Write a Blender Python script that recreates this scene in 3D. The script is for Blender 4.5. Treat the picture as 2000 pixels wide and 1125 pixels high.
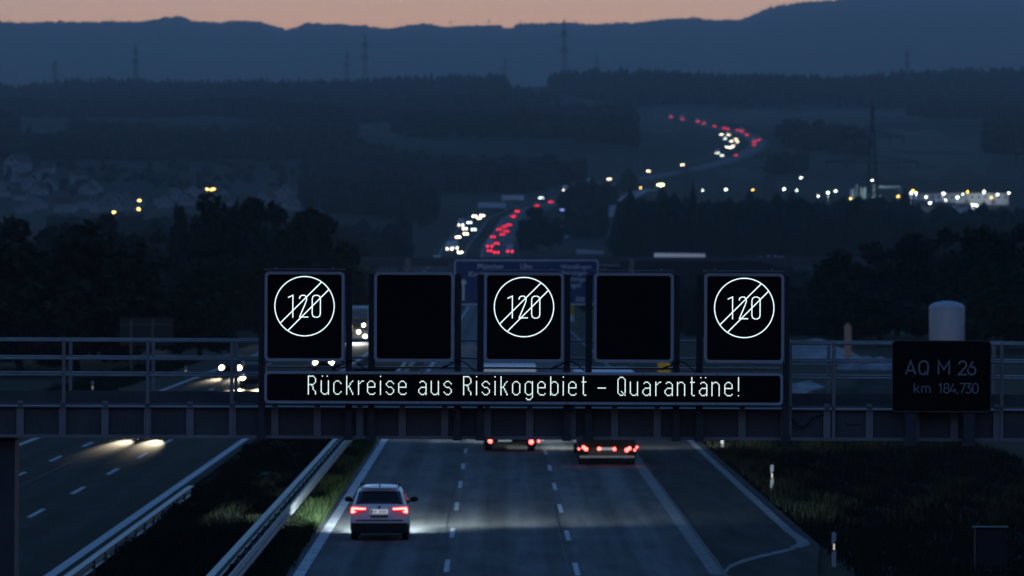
import bpy, math, random
import numpy as np

for _o in list(bpy.data.objects):
    bpy.data.objects.remove(_o)
S = bpy.context.scene
COL = S.collection
R = random.Random(11)
NR = np.random.default_rng(5)

# ------------------------------------------------------------------ camera
CAMH = 8.7            # the lens is 8.7 m above the road, looking along +Y
FPX = 10000.0         # focal length in photo pixels (180 mm on a 36 mm sensor)
VX, VY = 969.0, 514.0  # where the straight level road vanishes
cd = bpy.data.cameras.new("camera")
cam = bpy.data.objects.new("camera", cd)
COL.objects.link(cam)
cam.location = (0, 0, CAMH)
cam.rotation_euler = (math.pi / 2, 0, 0)
cd.lens = 180.0
cd.sensor_width = 36.0
cd.shift_x = (1000 - VX) / 2000.0
cd.shift_y = -(562.5 - VY) / 2000.0
cd.clip_start = 1.0
cd.clip_end = 40000
cd.dof.use_dof = True
cd.dof.focus_distance = 88.0
cd.dof.aperture_fstop = 2.9
S.camera = cam
S.render.resolution_x, S.render.resolution_y = 1024, 576

# ------------------------------------------------------------------ sky, exposure
W = bpy.data.worlds.new("World")
S.world = W
W.use_nodes = True
wt = W.node_tree
sky = wt.nodes.new("ShaderNodeTexSky")
sky.sky_type = 'NISHITA'
sky.sun_disc = False
sky.sun_elevation = math.radians(-2.1)
sky.sun_rotation = 0.0
sky.air_density = 1.0
sky.dust_density = 1.0
sky.ozone_density = 3.0
# the clear evening sky turns deep blue-green away from the afterglow at the horizon
_tc = wt.nodes.new("ShaderNodeTexCoord")
_sx = wt.nodes.new("ShaderNodeSeparateXYZ")
_cr = wt.nodes.new("ShaderNodeValToRGB")
_cr.color_ramp.elements[0].position = .06
_cr.color_ramp.elements[1].position = .25
_cr.color_ramp.elements[0].color = (1.38, 1.29, 1.32, 1)
_cr.color_ramp.elements[1].color = (.86, 1.42, 1.15, 1)
_mx = wt.nodes.new("ShaderNodeMixRGB")
_mx.blend_type = 'MULTIPLY'
_mx.inputs[0].default_value = 1.0
wt.links.new(_tc.outputs["Generated"], _sx.inputs[0])
wt.links.new(_sx.outputs["Z"], _cr.inputs[0])
wt.links.new(sky.outputs[0], _mx.inputs[1])
wt.links.new(_cr.outputs[0], _mx.inputs[2])
wt.links.new(_mx.outputs[0], wt.nodes["Background"].inputs[0])
wt.nodes["Background"].inputs[1].default_value = 0.15
S.view_settings.view_transform = 'Standard'
S.view_settings.look = 'None'
S.view_settings.exposure = 3.95
S.view_settings.gamma = 1.0
S.view_settings.use_curve_mapping = False
EXPO = 2 ** S.view_settings.exposure      # lamps are given in picture units divided by this
C = S.cycles
C.use_adaptive_sampling = False
C.use_denoising = True
C.max_bounces = 5
C.diffuse_bounces = 2
C.glossy_bounces = 2
C.volume_bounces = 0
C.sample_clamp_indirect = 0.05
C.sample_clamp_direct = 0.0
C.caustics_reflective = False
C.caustics_refractive = False


# ------------------------------------------------------------------ helpers
def tag(o, label=None, cat=None, group=None, kind=None):
    if label: o["label"] = label
    if cat: o["category"] = cat
    if group: o["group"] = group
    if kind: o["kind"] = kind
    return o


def empty(name, loc, rz=0.0):
    o = bpy.data.objects.new(name, None)
    COL.objects.link(o)
    o.location = loc
    o.rotation_euler = (0, 0, rz)
    o.empty_display_size = 0.3
    return o


def copy_tree(o, parent=None):
    c = o.copy()
    COL.objects.link(c)
    c.parent = parent
    for ch in list(o.children):
        copy_tree(ch, c)
    return c


class MB:
    def __init__(self):
        self.v, self.f = [], []

    def add(self, vs, fs):
        n = len(self.v)
        self.v += [tuple(p) for p in vs]
        self.f += [tuple(i + n for i in f) for f in fs]
        return self

    def box(self, x0, x1, y0, y1, z0, z1):
        vs = [(x, y, z) for x in (x0, x1) for y in (y0, y1) for z in (z0, z1)]
        return self.add(vs, [(0, 1, 3, 2), (4, 6, 7, 5), (0, 4, 5, 1), (2, 3, 7, 6), (0, 2, 6, 4), (1, 5, 7, 3)])

    def quad(self, a, b, c, d):
        return self.add([a, b, c, d], [(0, 1, 2, 3)])

    def prism(self, poly, y0, y1):       # closed x-z outline, extruded along y
        n = len(poly)
        vs = [(x, y0, z) for x, z in poly] + [(x, y1, z) for x, z in poly]
        fs = [tuple(range(n)), tuple(range(2 * n - 1, n - 1, -1))]
        fs += [(i, i + n, (i + 1) % n + n, (i + 1) % n) for i in range(n)]
        return self.add(vs, fs)

    def prismx(self, poly, x0, x1):      # closed y-z outline, extruded along x
        n = len(poly)
        vs = [(x0, y, z) for y, z in poly] + [(x1, y, z) for y, z in poly]
        fs = [tuple(range(n - 1, -1, -1)), tuple(range(n, 2 * n))]
        fs += [(i, (i + 1) % n, (i + 1) % n + n, i + n) for i in range(n)]
        return self.add(vs, fs)

    def frame(self, outer, inner, y0, y1):   # ring between two outlines of equal length
        n = len(outer)
        vs = [(x, y, z) for y in (y0, y1) for o in (outer, inner) for x, z in o]
        fs = []
        for i in range(n):
            j = (i + 1) % n
            fs += [(i, j, n + j, n + i), (2 * n + i, 3 * n + i, 3 * n + j, 2 * n + j),
                   (i, 2 * n + i, 2 * n + j, j), (n + i, n + j, 3 * n + j, 3 * n + i)]
        return self.add(vs, fs)

    def tube(self, p, q, r, n=8, r2=None):
        p, q = np.array(p, float), np.array(q, float)
        d = (q - p) / (np.linalg.norm(q - p) + 1e-9)
        a = np.cross(d, (0, 0, 1) if abs(d[2]) < .9 else (1, 0, 0))
        a /= np.linalg.norm(a)
        b = np.cross(d, a)
        r2 = r if r2 is None else r2
        vs = []
        for c, rr in ((p, r), (q, r2)):
            for i in range(n):
                t = 2 * math.pi * i / n
                vs.append(c + rr * (a * math.cos(t) + b * math.sin(t)))
        fs = [(i, (i + 1) % n, (i + 1) % n + n, i + n) for i in range(n)]
        fs += [tuple(range(n - 1, -1, -1)), tuple(range(n, 2 * n))]
        return self.add(vs, fs)

    def path(self, pts, r, n=6):
        for a, b in zip(pts[:-1], pts[1:]):
            self.tube(a, b, r, n)
        return self

    def lathe(self, prof, c=(0, 0, 0), n=20, axis='z'):
        vs, fs = [], []
        for r, h in prof:
            for i in range(n):
                t = 2 * math.pi * i / n
                if axis == 'z':
                    vs.append((c[0] + r * math.cos(t), c[1] + r * math.sin(t), c[2] + h))
                elif axis == 'x':
                    vs.append((c[0] + h, c[1] + r * math.cos(t), c[2] + r * math.sin(t)))
                else:
                    vs.append((c[0] + r * math.cos(t), c[1] + h, c[2] - r * math.sin(t)))
        for k in range(len(prof) - 1):
            for i in range(n):
                j = (i + 1) % n
                fs.append((k * n + i, k * n + j, (k + 1) * n + j, (k + 1) * n + i))
        fs += [tuple(range(n - 1, -1, -1)), tuple(range((len(prof) - 1) * n, len(prof) * n))]
        return self.add(vs, fs)

    def build(self, name, mat, parent=None, smooth=False, loc=None):
        me = bpy.data.meshes.new(name)
        me.from_pydata(self.v, [], self.f)
        me.update()
        o = bpy.data.objects.new(name, me)
        COL.objects.link(o)
        for m in (mat if isinstance(mat, (list, tuple)) else [mat]):
            me.materials.append(m)
        if smooth:
            for p in me.polygons:
                p.use_smooth = True
        if parent: o.parent = parent
        if loc: o.location = loc
        return o


def raw_mesh(name, V, F, mat, parent=None, smooth=False):
    """V (n,3) array, F (m,k) array with k = 3 or 4."""
    me = bpy.data.meshes.new(name)
    V = np.asarray(V, np.float32)
    F = np.asarray(F, np.int32)
    me.vertices.add(len(V))
    me.vertices.foreach_set("co", V.ravel())
    me.loops.add(F.size)
    me.loops.foreach_set("vertex_index", F.ravel())
    me.polygons.add(len(F))
    k = F.shape[1]
    me.polygons.foreach_set("loop_start", np.arange(len(F), dtype=np.int32) * k)
    me.update(calc_edges=True)
    me.validate()
    me.materials.append(mat)
    if smooth:
        me.polygons.foreach_set("use_smooth", np.ones(len(F), bool))
    o = bpy.data.objects.new(name, me)
    COL.objects.link(o)
    if parent: o.parent = parent
    return o


def rrect(x0, x1, z0, z1, r, n=5):
    out = []
    for cx, cz, a0 in ((x1 - r, z1 - r, 0), (x0 + r, z1 - r, 90), (x0 + r, z0 + r, 180), (x1 - r, z0 + r, 270)):
        for i in range(n + 1):
            a = math.radians(a0 + 90 * i / n)
            out.append((cx + r * math.cos(a), cz + r * math.sin(a)))
    return out[::-1]


def mat(name, col, rough=.7, spec=.3, metal=0.0, var=0.25, scale=3.0, stretch=None, bump=0.0, tracks=0.0):
    m = bpy.data.materials.new(name)
    m.use_nodes = True
    nt = m.node_tree
    b = nt.nodes["Principled BSDF"]
    b.inputs["Roughness"].default_value = rough
    b.inputs["Specular IOR Level"].default_value = spec
    b.inputs["Metallic"].default_value = metal
    if var > 0:
        tc = nt.nodes.new("ShaderNodeTexCoord")
        mp = nt.nodes.new("ShaderNodeMapping")
        mp.inputs["Scale"].default_value = stretch or (1, 1, 1)
        no = nt.nodes.new("ShaderNodeTexNoise")
        no.inputs["Scale"].default_value = scale
        no.inputs["Detail"].default_value = 5
        no.inputs["Roughness"].default_value = .65
        rp = nt.nodes.new("ShaderNodeValToRGB")
        rp.color_ramp.elements[0].position = .3
        rp.color_ramp.elements[1].position = .7
        rp.color_ramp.elements[0].color = (*[c * (1 - var) for c in col], 1)
        rp.color_ramp.elements[1].color = (*[min(1, c * (1 + var)) for c in col], 1)
        nt.links.new(tc.outputs["Object"], mp.inputs[0])
        nt.links.new(mp.outputs[0], no.inputs["Vector"])
        nt.links.new(no.outputs["Fac"], rp.inputs[0])
        out = rp.outputs[0]
        if tracks:                      # polished, darker wheel tracks and a finer, patchy wear over them
            wv = nt.nodes.new("ShaderNodeTexWave")
            wv.bands_direction = 'X'
            wv.inputs["Scale"].default_value = .168
            wv.inputs["Distortion"].default_value = .6
            wv.inputs["Detail Scale"].default_value = .05
            n2 = nt.nodes.new("ShaderNodeTexNoise")
            n2.inputs["Scale"].default_value = .9
            n2.inputs["Detail"].default_value = 6
            mp2 = nt.nodes.new("ShaderNodeMapping")
            mp2.inputs["Scale"].default_value = (1, .18, 1)
            nt.links.new(tc.outputs["Object"], mp2.inputs[0])
            nt.links.new(mp2.outputs[0], n2.inputs["Vector"])
            nt.links.new(tc.outputs["Object"], wv.inputs["Vector"])
            for src, amt in ((wv.outputs["Fac"], tracks), (n2.outputs["Fac"], tracks * 1.6)):
                r2 = nt.nodes.new("ShaderNodeMapRange")
                r2.inputs["From Min"].default_value = .25
                r2.inputs["From Max"].default_value = .75
                r2.inputs["To Min"].default_value = 1 - amt
                r2.inputs["To Max"].default_value = 1 + amt * .5
                nt.links.new(src, r2.inputs[0])
                mu = nt.nodes.new("ShaderNodeMixRGB")
                mu.blend_type = 'MULTIPLY'
                mu.inputs[0].default_value = 1
                nt.links.new(out, mu.inputs[1])
                nt.links.new(r2.outputs[0], mu.inputs[2])
                out = mu.outputs[0]
        nt.links.new(out, b.inputs["Base Color"])
        if bump:
            bp = nt.nodes.new("ShaderNodeBump")
            bp.inputs["Strength"].default_value = bump
            nt.links.new(no.outputs["Fac"], bp.inputs["Height"])
            nt.links.new(bp.outputs[0], b.inputs["Normal"])
    else:
        b.inputs["Base Color"].default_value = (*col, 1)
    return m


def emit(name, col, strength, base=(.02, .02, .02), sample='NONE'):
    """A light-giving surface; strength is what it reaches in the exposed picture."""
    m = bpy.data.materials.new(name)
    m.use_nodes = True
    b = m.node_tree.nodes["Principled BSDF"]
    b.inputs["Base Color"].default_value = (*base, 1)
    b.inputs["Emission Color"].default_value = (*col, 1)
    b.inputs["Emission Strength"].default_value = strength / EXPO
    m.cycles.emission_sampling = sample
    return m


def spot(name, parent, loc, target, power, col, deg=110, blend=.6, r=.07, flat=1.0):
    l = bpy.data.lights.new(name, 'SPOT')
    l.energy = power / EXPO
    l.color = col
    l.spot_size = math.radians(deg)
    l.spot_blend = blend
    l.shadow_soft_size = r
    o = bpy.data.objects.new(name, l)
    COL.objects.link(o)
    o.parent = parent
    o.location = loc
    from mathutils import Vector
    d = Vector(target) - Vector(loc)
    o.rotation_euler = d.to_track_quat('-Z', 'Y').to_euler()
    o.scale = (1, flat, 1)      # dipped beams are wide and flat
    return o


M = dict(
    concrete=mat("road_concrete", (.140, .142, .146), .95, .015, var=.26, scale=.7, stretch=(2.2, .045, 1), tracks=.2),
    asphalt=mat("bay_asphalt", (.044, .044, .046), .95, .015, var=.4, scale=.6, stretch=(1.6, .12, 1)),
    asphalt_left=mat("oncoming_asphalt", (.026, .026, .027), .85, .02, var=.25, scale=.5, stretch=(4, .5, 1), tracks=.2),
    paint=mat("road_paint", (.46, .48, .51), .8, .1, var=.3, scale=1.2),
    paint_worn=mat("worn_road_paint", (.14, .15, .165), .8, .1, var=.45, scale=1.6),
    seam=mat("joint_sealant", (.02, .02, .022), .7, .2, var=.1),
    seam_pale=mat("pale_joint", (.10, .095, .09), .8, .1, var=.2),
    soil=mat("ground_soil", (.016, .018, .012), .95, .05, var=.45, scale=.15),
    grass=mat("grass_blade", (.010, .013, .008), .8, .1, var=.4, scale=1.0),
    grass_green=mat("green_grass_blade", (.013, .023, .008), .8, .1, var=.4, scale=1.0),
    galv=mat("galvanised_steel", (.19, .20, .22), .5, .4, metal=.4, var=.2, scale=2.0),
    galv_dark=mat("weathered_steel", (.16, .165, .175), .6, .3, metal=.3, var=.3, scale=2.0),
    rail_steel=mat("railing_steel", (.36, .37, .38), .55, .3, metal=.2, var=.25, scale=2.0),
    girder=mat("girder_paint", (.085, .090, .098), .55, .3, var=.25, scale=1.5),
    girder_light=mat("stiffener_paint", (.25, .255, .265), .55, .3, var=.2, scale=1.5),
    post_dark=mat("sign_post_steel", (.055, .06, .072), .55, .3, var=.2, scale=2.0),
    frame_grey=mat("sign_frame_grey", (.44, .46, .50), .5, .35, var=.1, scale=6.0),
    cabinet=mat("cabinet_grey", (.022, .022, .027), .6, .2, var=.2),
    added_glow_panel=emit("added_glow_panel", (.62, .72, 1.0), .17, base=(.6, .6, .62)),  # emission added to brighten pale panels that are no light source
    added_glow_blue=emit("added_glow_blue_panel", (.30, .52, 1.0), .055, base=(.2, .3, .6)),  # faint emission added to lift the blue panels, no lamp behind them
    black=mat("matt_black", (.004, .004, .005), .75, .12, var=.0),
    housing=mat("sign_housing", (.03, .032, .037), .6, .25, var=.2),
    cable=mat("cable_rubber", (.008, .008, .009), .6, .3, var=0),
    rubber=mat("tyre_rubber", (.006, .006, .007), .85, .1, var=.2),
    car_paint=mat("silver_white_paint", (.84, .87, .90), .28, .5, var=.0),
    glass_dark=mat("tinted_glass", (.006, .006, .009), .12, .5, var=0),
    plastic=mat("black_plastic", (.008, .008, .009), .6, .3, var=0),
    plate=emit("glow_plate", (.8, .9, 1.0), .42, base=(.7, .7, .7)),  # emission stands in for light falling on the number plate
    plate_dim=emit("dim_glow_plate", (.8, .9, 1.0), .10, base=(.35, .36, .36)),  # weaker emission in place of light on the lorry plates
    plate_ink=mat("plate_ink", (.2, .2, .22), .6, .2, var=0),
    plate_blue=mat("plate_blue", (.02, .05, .3), .6, .2, var=0),
    red_glow=emit("tail_lamp_core", (1.0, .16, .14), 6.0),
    red_lens=emit("tail_lamp_lens", (1.0, .01, .05), .6, base=(.3, .01, .01)),
    red_far=emit("far_tail_lamp", (1.0, .014, .05), 6.5),
    red_truck=emit("truck_lamp", (1.0, .075, .065), 9.0),
    amber=emit("amber_lamp", (1.0, .55, .08), 30.0),
    head_far=emit("far_headlamp", (1.0, .90, .62), 19.0),
    head_lorry=emit("lorry_headlamp", (1.0, .95, .8), 11.0),
    head_cool=emit("cool_headlamp", (.8, 1.0, .95), 13.0),
    head_near=emit("near_headlamp", (1.0, .86, .54), 42.0),
    leaf=mat("foliage", (.018, .021, .012), .85, .1, var=.5, scale=.6),
    leaf_b=mat("foliage_olive", (.021, .022, .012), .85, .1, var=.5, scale=.6),
    bark=mat("bark", (.03, .025, .02), .9, .1, var=.3, scale=4),
    wood_far=mat("forest_canopy", (.011, .013, .010), .95, .02, var=.5, scale=.02),
    hill=mat("hillside", (.015, .018, .014), .95, .02, var=.4, scale=.004),
    field=mat("meadow", (.036, .044, .036), .95, .02, var=.25, scale=.02),
    pylon=mat("pylon_steel", (.05, .05, .055), .7, .2, var=0),
    render=mat("house_render", (.27, .28, .30), .85, .1, var=.1, scale=.3),
    roof=mat("roof_tile", (.07, .055, .05), .85, .1, var=.3, scale=.5),
    white=mat("white_sheet", (.62, .64, .68), .6, .2, var=.12, scale=1.0),
    silo=mat("silo_paint", (.30, .36, .46), .5, .3, var=.12, scale=.6, stretch=(1, 1, .2)),
    gravel=mat("pale_gravel", (.25, .26, .28), .95, .05, var=.5, scale=.5),
    timber=mat("tan_timber", (.62, .36, .25), .8, .15, var=.25, scale=2.0, stretch=(4, 4, .6)),
    sign_blue=mat("sign_blue", (.004, .045, .16), .5, .3, var=.1),
    sign_white=mat("sign_white", (.62, .68, .76), .5, .3, var=0),
    sign_grey=mat("sign_lettering", (.29, .31, .35), .6, .2, var=0),
    yellow=mat("sign_yellow", (.62, .36, .02), .6, .2, var=.1),
    led=emit("led_white", (.78, .96, 1.0), 2.1, sample='NONE'),
    led_halo=emit("led_halo", (.55, .85, 1.0), .085, sample='NONE'),  # dim glow discs imitating bloom round each LED, no real lens part
    led_text=emit("led_text", (.80, 1.0, .92), 1.7, sample='NONE'),
    lamp_white=emit("yard_lamp", (.84, 1.0, .90), 15.0),
    lamp_warm=emit("street_lamp", (1.0, .58, .13), 20.0),
    lamp_green=emit("floodlight", (.86, 1.0, .26), 34.0),
    lamp_blue=emit("blue_sign_lamp", (.28, .36, 1.0), 2.4),
    delin=mat("delineator_white", (.42, .45, .49), .6, .2, var=.1),
    reflector=emit("glow_reflector", (1.0, .86, .66), .5, base=(.8, .7, .6)),  # shine put in as emission; the reflector itself gives no light
)


def P(px, py, Y):
    return ((px - VX) * Y / FPX, Y, CAMH - (py - VY) * Y / FPX)


# ------------------------------------------------------------------ terrain
# road profile: photo row at which the road lies, for each distance, and the photo column of the median's middle
ROAD = [(1000, 601, 883), (1300, 560, 903), (1700, 525, 918), (2100, 496, 927), (2200, 483, 929), (2330, 456, 950), (2460, 427, 969), (2620, 406, 1012),
        (2850, 393, 1072), (3000, 376, 1125), (3150, 360, 1183), (3230, 352, 1218), (3320, 337, 1292), (3400, 326, 1350), (3560, 307, 1418),
        (3700, 291, 1449), (3850, 279, 1459), (4000, 266, 1440), (4200, 254, 1400), (4400, 245, 1357), (4650, 235, 1318), (5000, 226, 1255)]
RY = np.array([0, 900] + [a for a, _, _ in ROAD] + [5600, 6250, 6900, 9500, 17000, 17400, 18200], float)
RZ = np.array([0, 0] + [CAMH - (b - VY) * a / FPX for a, b, _ in ROAD] + [182, 212, 176, 150, 790, 770, 650], float)
RZ[2] = 0.0
CX_Y = np.array([0, 900] + [a for a, _, _ in ROAD] + [6000], float)
CX_X = np.array([-8.6, -8.6] + [(c - VX) * a / FPX for a, _, c in ROAD] + [40], float)
CX_X[2] = -8.6
MID = np.array([(-600, 172), (0, 176), (250, 164), (500, 158), (700, 158), (850, 155), (1000, 152), (1150, 143), (1350, 141), (1500, 145), (1650, 152), (1800, 150), (2000, 144), (2600, 140)], float)
FAR = np.array([(-600, 50), (0, 47), (120, 46), (180, 47), (300, 44), (325, 37), (342, 34), (358, 38), (375, 46), (430, 48), (455, 44), (480, 44), (505, 47), (535, 54), (560, 60),
                (578, 59), (600, 49), (650, 50), (700, 53), (770, 60), (800, 54), (840, 50), (870, 57), (930, 53), (1000, 52), (1050, 48), (1160, 51), (1270, 46), (1310, 41), (1350, 38),
                (1420, 44), (1460, 38), (1485, 27), (1510, 18), (1570, 7), (1620, 5), (1640, 1), (1700, -3), (2000, -5), (2600, 10)], float)


def smooth01(t):
    t = np.clip(t, 0, 1)
    return t * t * (3 - 2 * t)


def H(x, y):
    x, y = np.asarray(x, float), np.asarray(y, float)
    yy = np.maximum(y, 50)
    px = VX + x * FPX / yy
    z = np.interp(y, RY, RZ)
    mid = CAMH - (np.interp(px, MID[:, 0], MID[:, 1]) + 20 - VY) * yy / FPX     # ground under the ridge wood
    k = smooth01((y - 4700) / 1400) * (1 - smooth01((y - 6400) / 900))
    z = z * (1 - k) + (mid * np.where(y < 6250, np.interp(y, [4700, 6250], [.80, 1.0]), 1.0)) * k
    far = CAMH - (np.interp(px, FAR[:, 0], FAR[:, 1]) + 2 - VY) * yy / FPX
    k2 = smooth01((y - 9500) / 7500)
    z = z * (1 - k2) + far * np.where(y > 17000, np.interp(y, [17000, 18200], [1, .85]), 1.0) * k2
    # rolling ground away from the motorway
    d = np.abs(x - np.interp(y, CX_Y, CX_X))
    away = smooth01((d - 45) / 120) * smooth01((y - 900) / 1500)
    z = z + away * (5.0 * np.sin(x * .011 + 1.3) * np.sin(y * .0052) + 2.0 * np.sin(x * .037 + y * .013))
    # drains and verges beside the two carriageways
    z = z - .14 - .25 * smooth01((d - 19.5) / 3.0) * (y < 2000)
    return z


def sight(px, py, h=0.0, y0=900, y1=6600):
    """Where a thing of height h standing on the ground shows its top at that place of the photo."""
    Y = np.arange(y0, y1, 4.0)
    x = (px - VX) * Y / FPX
    g = CAMH - (py - VY) * Y / FPX - h - H(x, Y)
    i = np.argmax(g <= 0) if (g <= 0).any() else len(Y) - 1
    return float(x[i]), float(Y[i]), float(H(x[i], Y[i]))


ys = np.concatenate([np.arange(15, 420, 6.0), np.arange(420, 1000, 20), np.arange(1000, 7000, 45), np.arange(7000, 16000, 250), np.arange(16000, 17300, 60), np.arange(17300, 18100, 120)])
us = np.linspace(-1, 1, 301)
us = np.sign(us) * (.45 * np.abs(us) + .55 * np.abs(us) ** 3)
YY, UU = np.meshgrid(ys, us, indexing='ij')
XX = UU * (160 + .20 * YY)
V = np.stack([XX, YY, H(XX, YY)], -1).reshape(-1, 3)
nr, nc = YY.shape
ii = (np.arange(nr - 1)[:, None] * nc + np.arange(nc - 1)[None]).ravel()
F = np.stack([ii, ii + 1, ii + nc + 1, ii + nc], -1)
near = V[F].mean(1)[:, 1] < 1000
tag(raw_mesh("ground", V, F[near], M["soil"], smooth=True), kind="structure")
tag(raw_mesh("hills", V, F[~near], M["hill"], smooth=True), kind="structure")


# ------------------------------------------------------------------ motorway
def ribbon(segs, y0, y1, dz, step=12.0, mb=None):
    """Strips [(offset0, offset1)] from the median's middle, following the road."""
    mb = mb or MB()
    n = max(1, int(math.ceil((y1 - y0) / step)))
    yy = np.linspace(y0, y1, n + 1)
    cx = np.interp(yy, CX_Y, CX_X)
    z = np.interp(yy, RY, RZ) + dz
    for a, b in segs:
        vs = []
        for i in range(n + 1):
            vs += [(cx[i] + a, yy[i], z[i]), (cx[i] + b, yy[i], z[i])]
        mb.add(vs, [(2 * i, 2 * i + 1, 2 * i + 3, 2 * i + 2) for i in range(n)])
    return mb


O = 8.6   # world x = offset - O on the straight
tag(ribbon([(2.35, O + 6.42)], 15, 5000, 0).build("road", M["concrete"]), kind="structure")
mb = MB()
ribbon([(O + 6.42, O + 9.98)], 158, 5000, -.004, mb=mb)
mb.add([(6.42, 15, -.004), (7.2, 15, -.004), (7.6, 120, -.004), (9.1, 145, -.004), (9.98, 158, -.004), (6.42, 158, -.004)], [(0, 1, 2, 3, 4, 5)])
tag(mb.build("hard_shoulder_road", M["asphalt"]), kind="structure")
tag(ribbon([(-17.4, -3.25)], 15, 5000, 0).build("oncoming_road", M["asphalt_left"]), kind="structure")

mb = MB()
ribbon([(O - 5.66, O - 5.34)], 15, 3300, .005, mb=mb)
for k in range(-7, 60):
    for xo, y in ((-1.41, 147.2 + 18 * k), (2.28, 145.6 + 18 * k)):
        ribbon([(O + xo - .075, O + xo + .075)], y - 3, y + 3, .005, mb=mb)
for k in range(-9, 60):
    for xo, y in ((-16.0, 178.2 + 17.8 * k), (-19.6, 174.5 + 17.8 * k)):
        ribbon([(O + xo - .09, O + xo + .09)], y - 3, y + 3, .005, mb=mb)
ribbon([(O - 12.58, O - 12.26), (O - 22.98, O - 22.70)], 15, 3300, .005, mb=mb)
tag(mb.build("road_markings", M["paint"]), kind="structure")
mb = MB()
ribbon([(O + 5.98, O + 6.36)], 143, 1600, .005, mb=mb)
ribbon([(O + 9.36, O + 9.66)], 166, 1600, .005, mb=mb)
# rounded end of the emergency bay's line
arc = [(9.36, 9.66, 166), (9.40, 9.72, 163), (9.42, 9.78, 160.5), (9.30, 9.72, 158.4), (8.95, 9.35, 156.6)]
for (a, b, y), (a2, b2, y2) in zip(arc[:-1], arc[1:]):
    mb.add([(a, y, .005), (b, y, .005), (b2, y2, .005), (a2, y2, .005)], [(3, 2, 1, 0)])
curve = [(9.15, 156.4), (8.6, 154.4), (7.9, 152.2), (7.2, 149.5), (6.7, 146.8), (6.36, 143.4)]
for (a, y), (a2, y2) in zip(curve[:-1], curve[1:]):
    mb.add([(a, y - .55, .005), (a, y + .55, .005), (a2, y2 + .65, .005), (a2, y2 - .65, .005)], [(0, 1, 2, 3)])
tag(mb.build("worn_road_markings", M["paint_worn"]), kind="structure")
mb = MB()
ribbon([(O + 6.385, O + 6.46), (O - .06 - 1.6, O - 1.63), (O + 2.02, O + 2.06)], 130, 700, .009, mb=mb)
tag(mb.build("road_joint_lines", M["seam"]), kind="structure")
mb = MB()
ribbon([(O - 18.62, O - 18.56), (O - 5.98, O - 5.93)], 130, 420, .009, mb=mb)
tag(mb.build("pale_road_joint_lines", M["seam_pale"]), kind="structure")


# ------------------------------------------------------------------ signal gantry
GY = 88.0
K = GY / FPX           # metres per photo pixel at the gantry
GX0 = 1019.0
TILT = .0040


def gx(px): return (px - GX0) * K
def gz(py): return CAMH - (py - VY) * K


GORG = ((GX0 - VX) * K, GY, 0.0)


def gantry_empty(name, px=GX0):
    o = empty(name, (GORG[0] + gx(px), GY, -gx(px) * TILT))
    o.rotation_euler = (0, TILT, 0)
    return o


G = tag(gantry_empty("sign_gantry"), "dark steel gantry with railings spanning both carriageways of the motorway", "gantry")
XL, XR = -2000, 2560
mb = MB()
mb.box(gx(XL), gx(XR), 0, .02, gz(852), gz(798))
mb.box(gx(XL), gx(XR), 1.28, 1.30, gz(852), gz(770))
mb.build("girder_web", M["girder"], G)
mb = MB()
for y0, y1 in ((-.09, .13), (1.17, 1.39)):
    mb.box(gx(XL), gx(XR), y0, y1, gz(799), gz(796.6))
    mb.box(gx(XL), gx(XR), y0, y1, gz(858), gz(855.4))
    mb.box(gx(XL), gx(XR), y0 + .03, y1 - .03, gz(855.2), gz(852))
mb.build("girder_flange", M["girder_light"], G)
MB().box(gx(XL), gx(XR), .14, 1.16, gz(799.5), gz(797)).build("walkway", M["galv_dark"], G)
stf = None
for k in range(-14, 28):
    c = 37 + 82.9 * k
    if stf is None:
        stf = MB().box(-7 * K, 7 * K, -.055, -.003, gz(852), gz(799.3)).build("web_stiffener", M["girder_light"], G, loc=(gx(c), 0, 0))
        cap = MB().box(-5 * K, 5 * K, -.05, -.02, gz(796.3), gz(786)).build("lug", M["girder_light"], stf)
    else:
        o = stf.copy(); COL.objects.link(o); o.parent = G; o.location = (gx(c), 0, 0)
        o2 = cap.copy(); COL.objects.link(o2); o2.parent = o
for xa, xb in ((XL, 505), (1536, XR)):
    for py in (669, 704, 736):
        MB().tube((gx(xa), -.03, gz(py)), (gx(xb), -.03, gz(py)), .020, 8).build("rail", M["rail_steel"], G, True)
        MB().tube((gx(xa), 1.33, gz(py - 1.5)), (gx(xb), 1.33, gz(py - 1.5)), .020, 8).build("rail", M["rail_steel"], G, True)
    MB().box(gx(xa), gx(xb), -.13, -.10, gz(794), gz(790.5)).build("toe_board", M["galv_dark"], G)
for py in (669, 704, 736):
    MB().tube((gx(506), 1.33, gz(py - 1.5)), (gx(1535), 1.33, gz(py - 1.5)), .020, 8).build("rail", M["rail_steel"], G, True)
pm = None
for c in [122 - 164 * k for k in range(0, 13)] + [286, 450, 1540] + [1625 + 164 * k for k in range(0, 6)]:
    if pm is None:
        pm = MB().box(-.022, .022, -.085, -.058, gz(858), gz(667)).add([], []).box(-.030, .030, -.058, -.052, gz(858), gz(667))
        first = pm.build("railing_post", M["girder_light"], G, loc=(gx(c), 0, 0))
        back = MB().box(-.028, .028, 1.31, 1.36, gz(800), gz(666)).build("rear_railing_post", M["girder_light"], G, loc=(gx(c), 0, 0))
    else:
        for src in (first, back):
            o = src.copy(); COL.objects.link(o); o.parent = G; o.location = (gx(c), 0, 0)
sp = None
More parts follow.
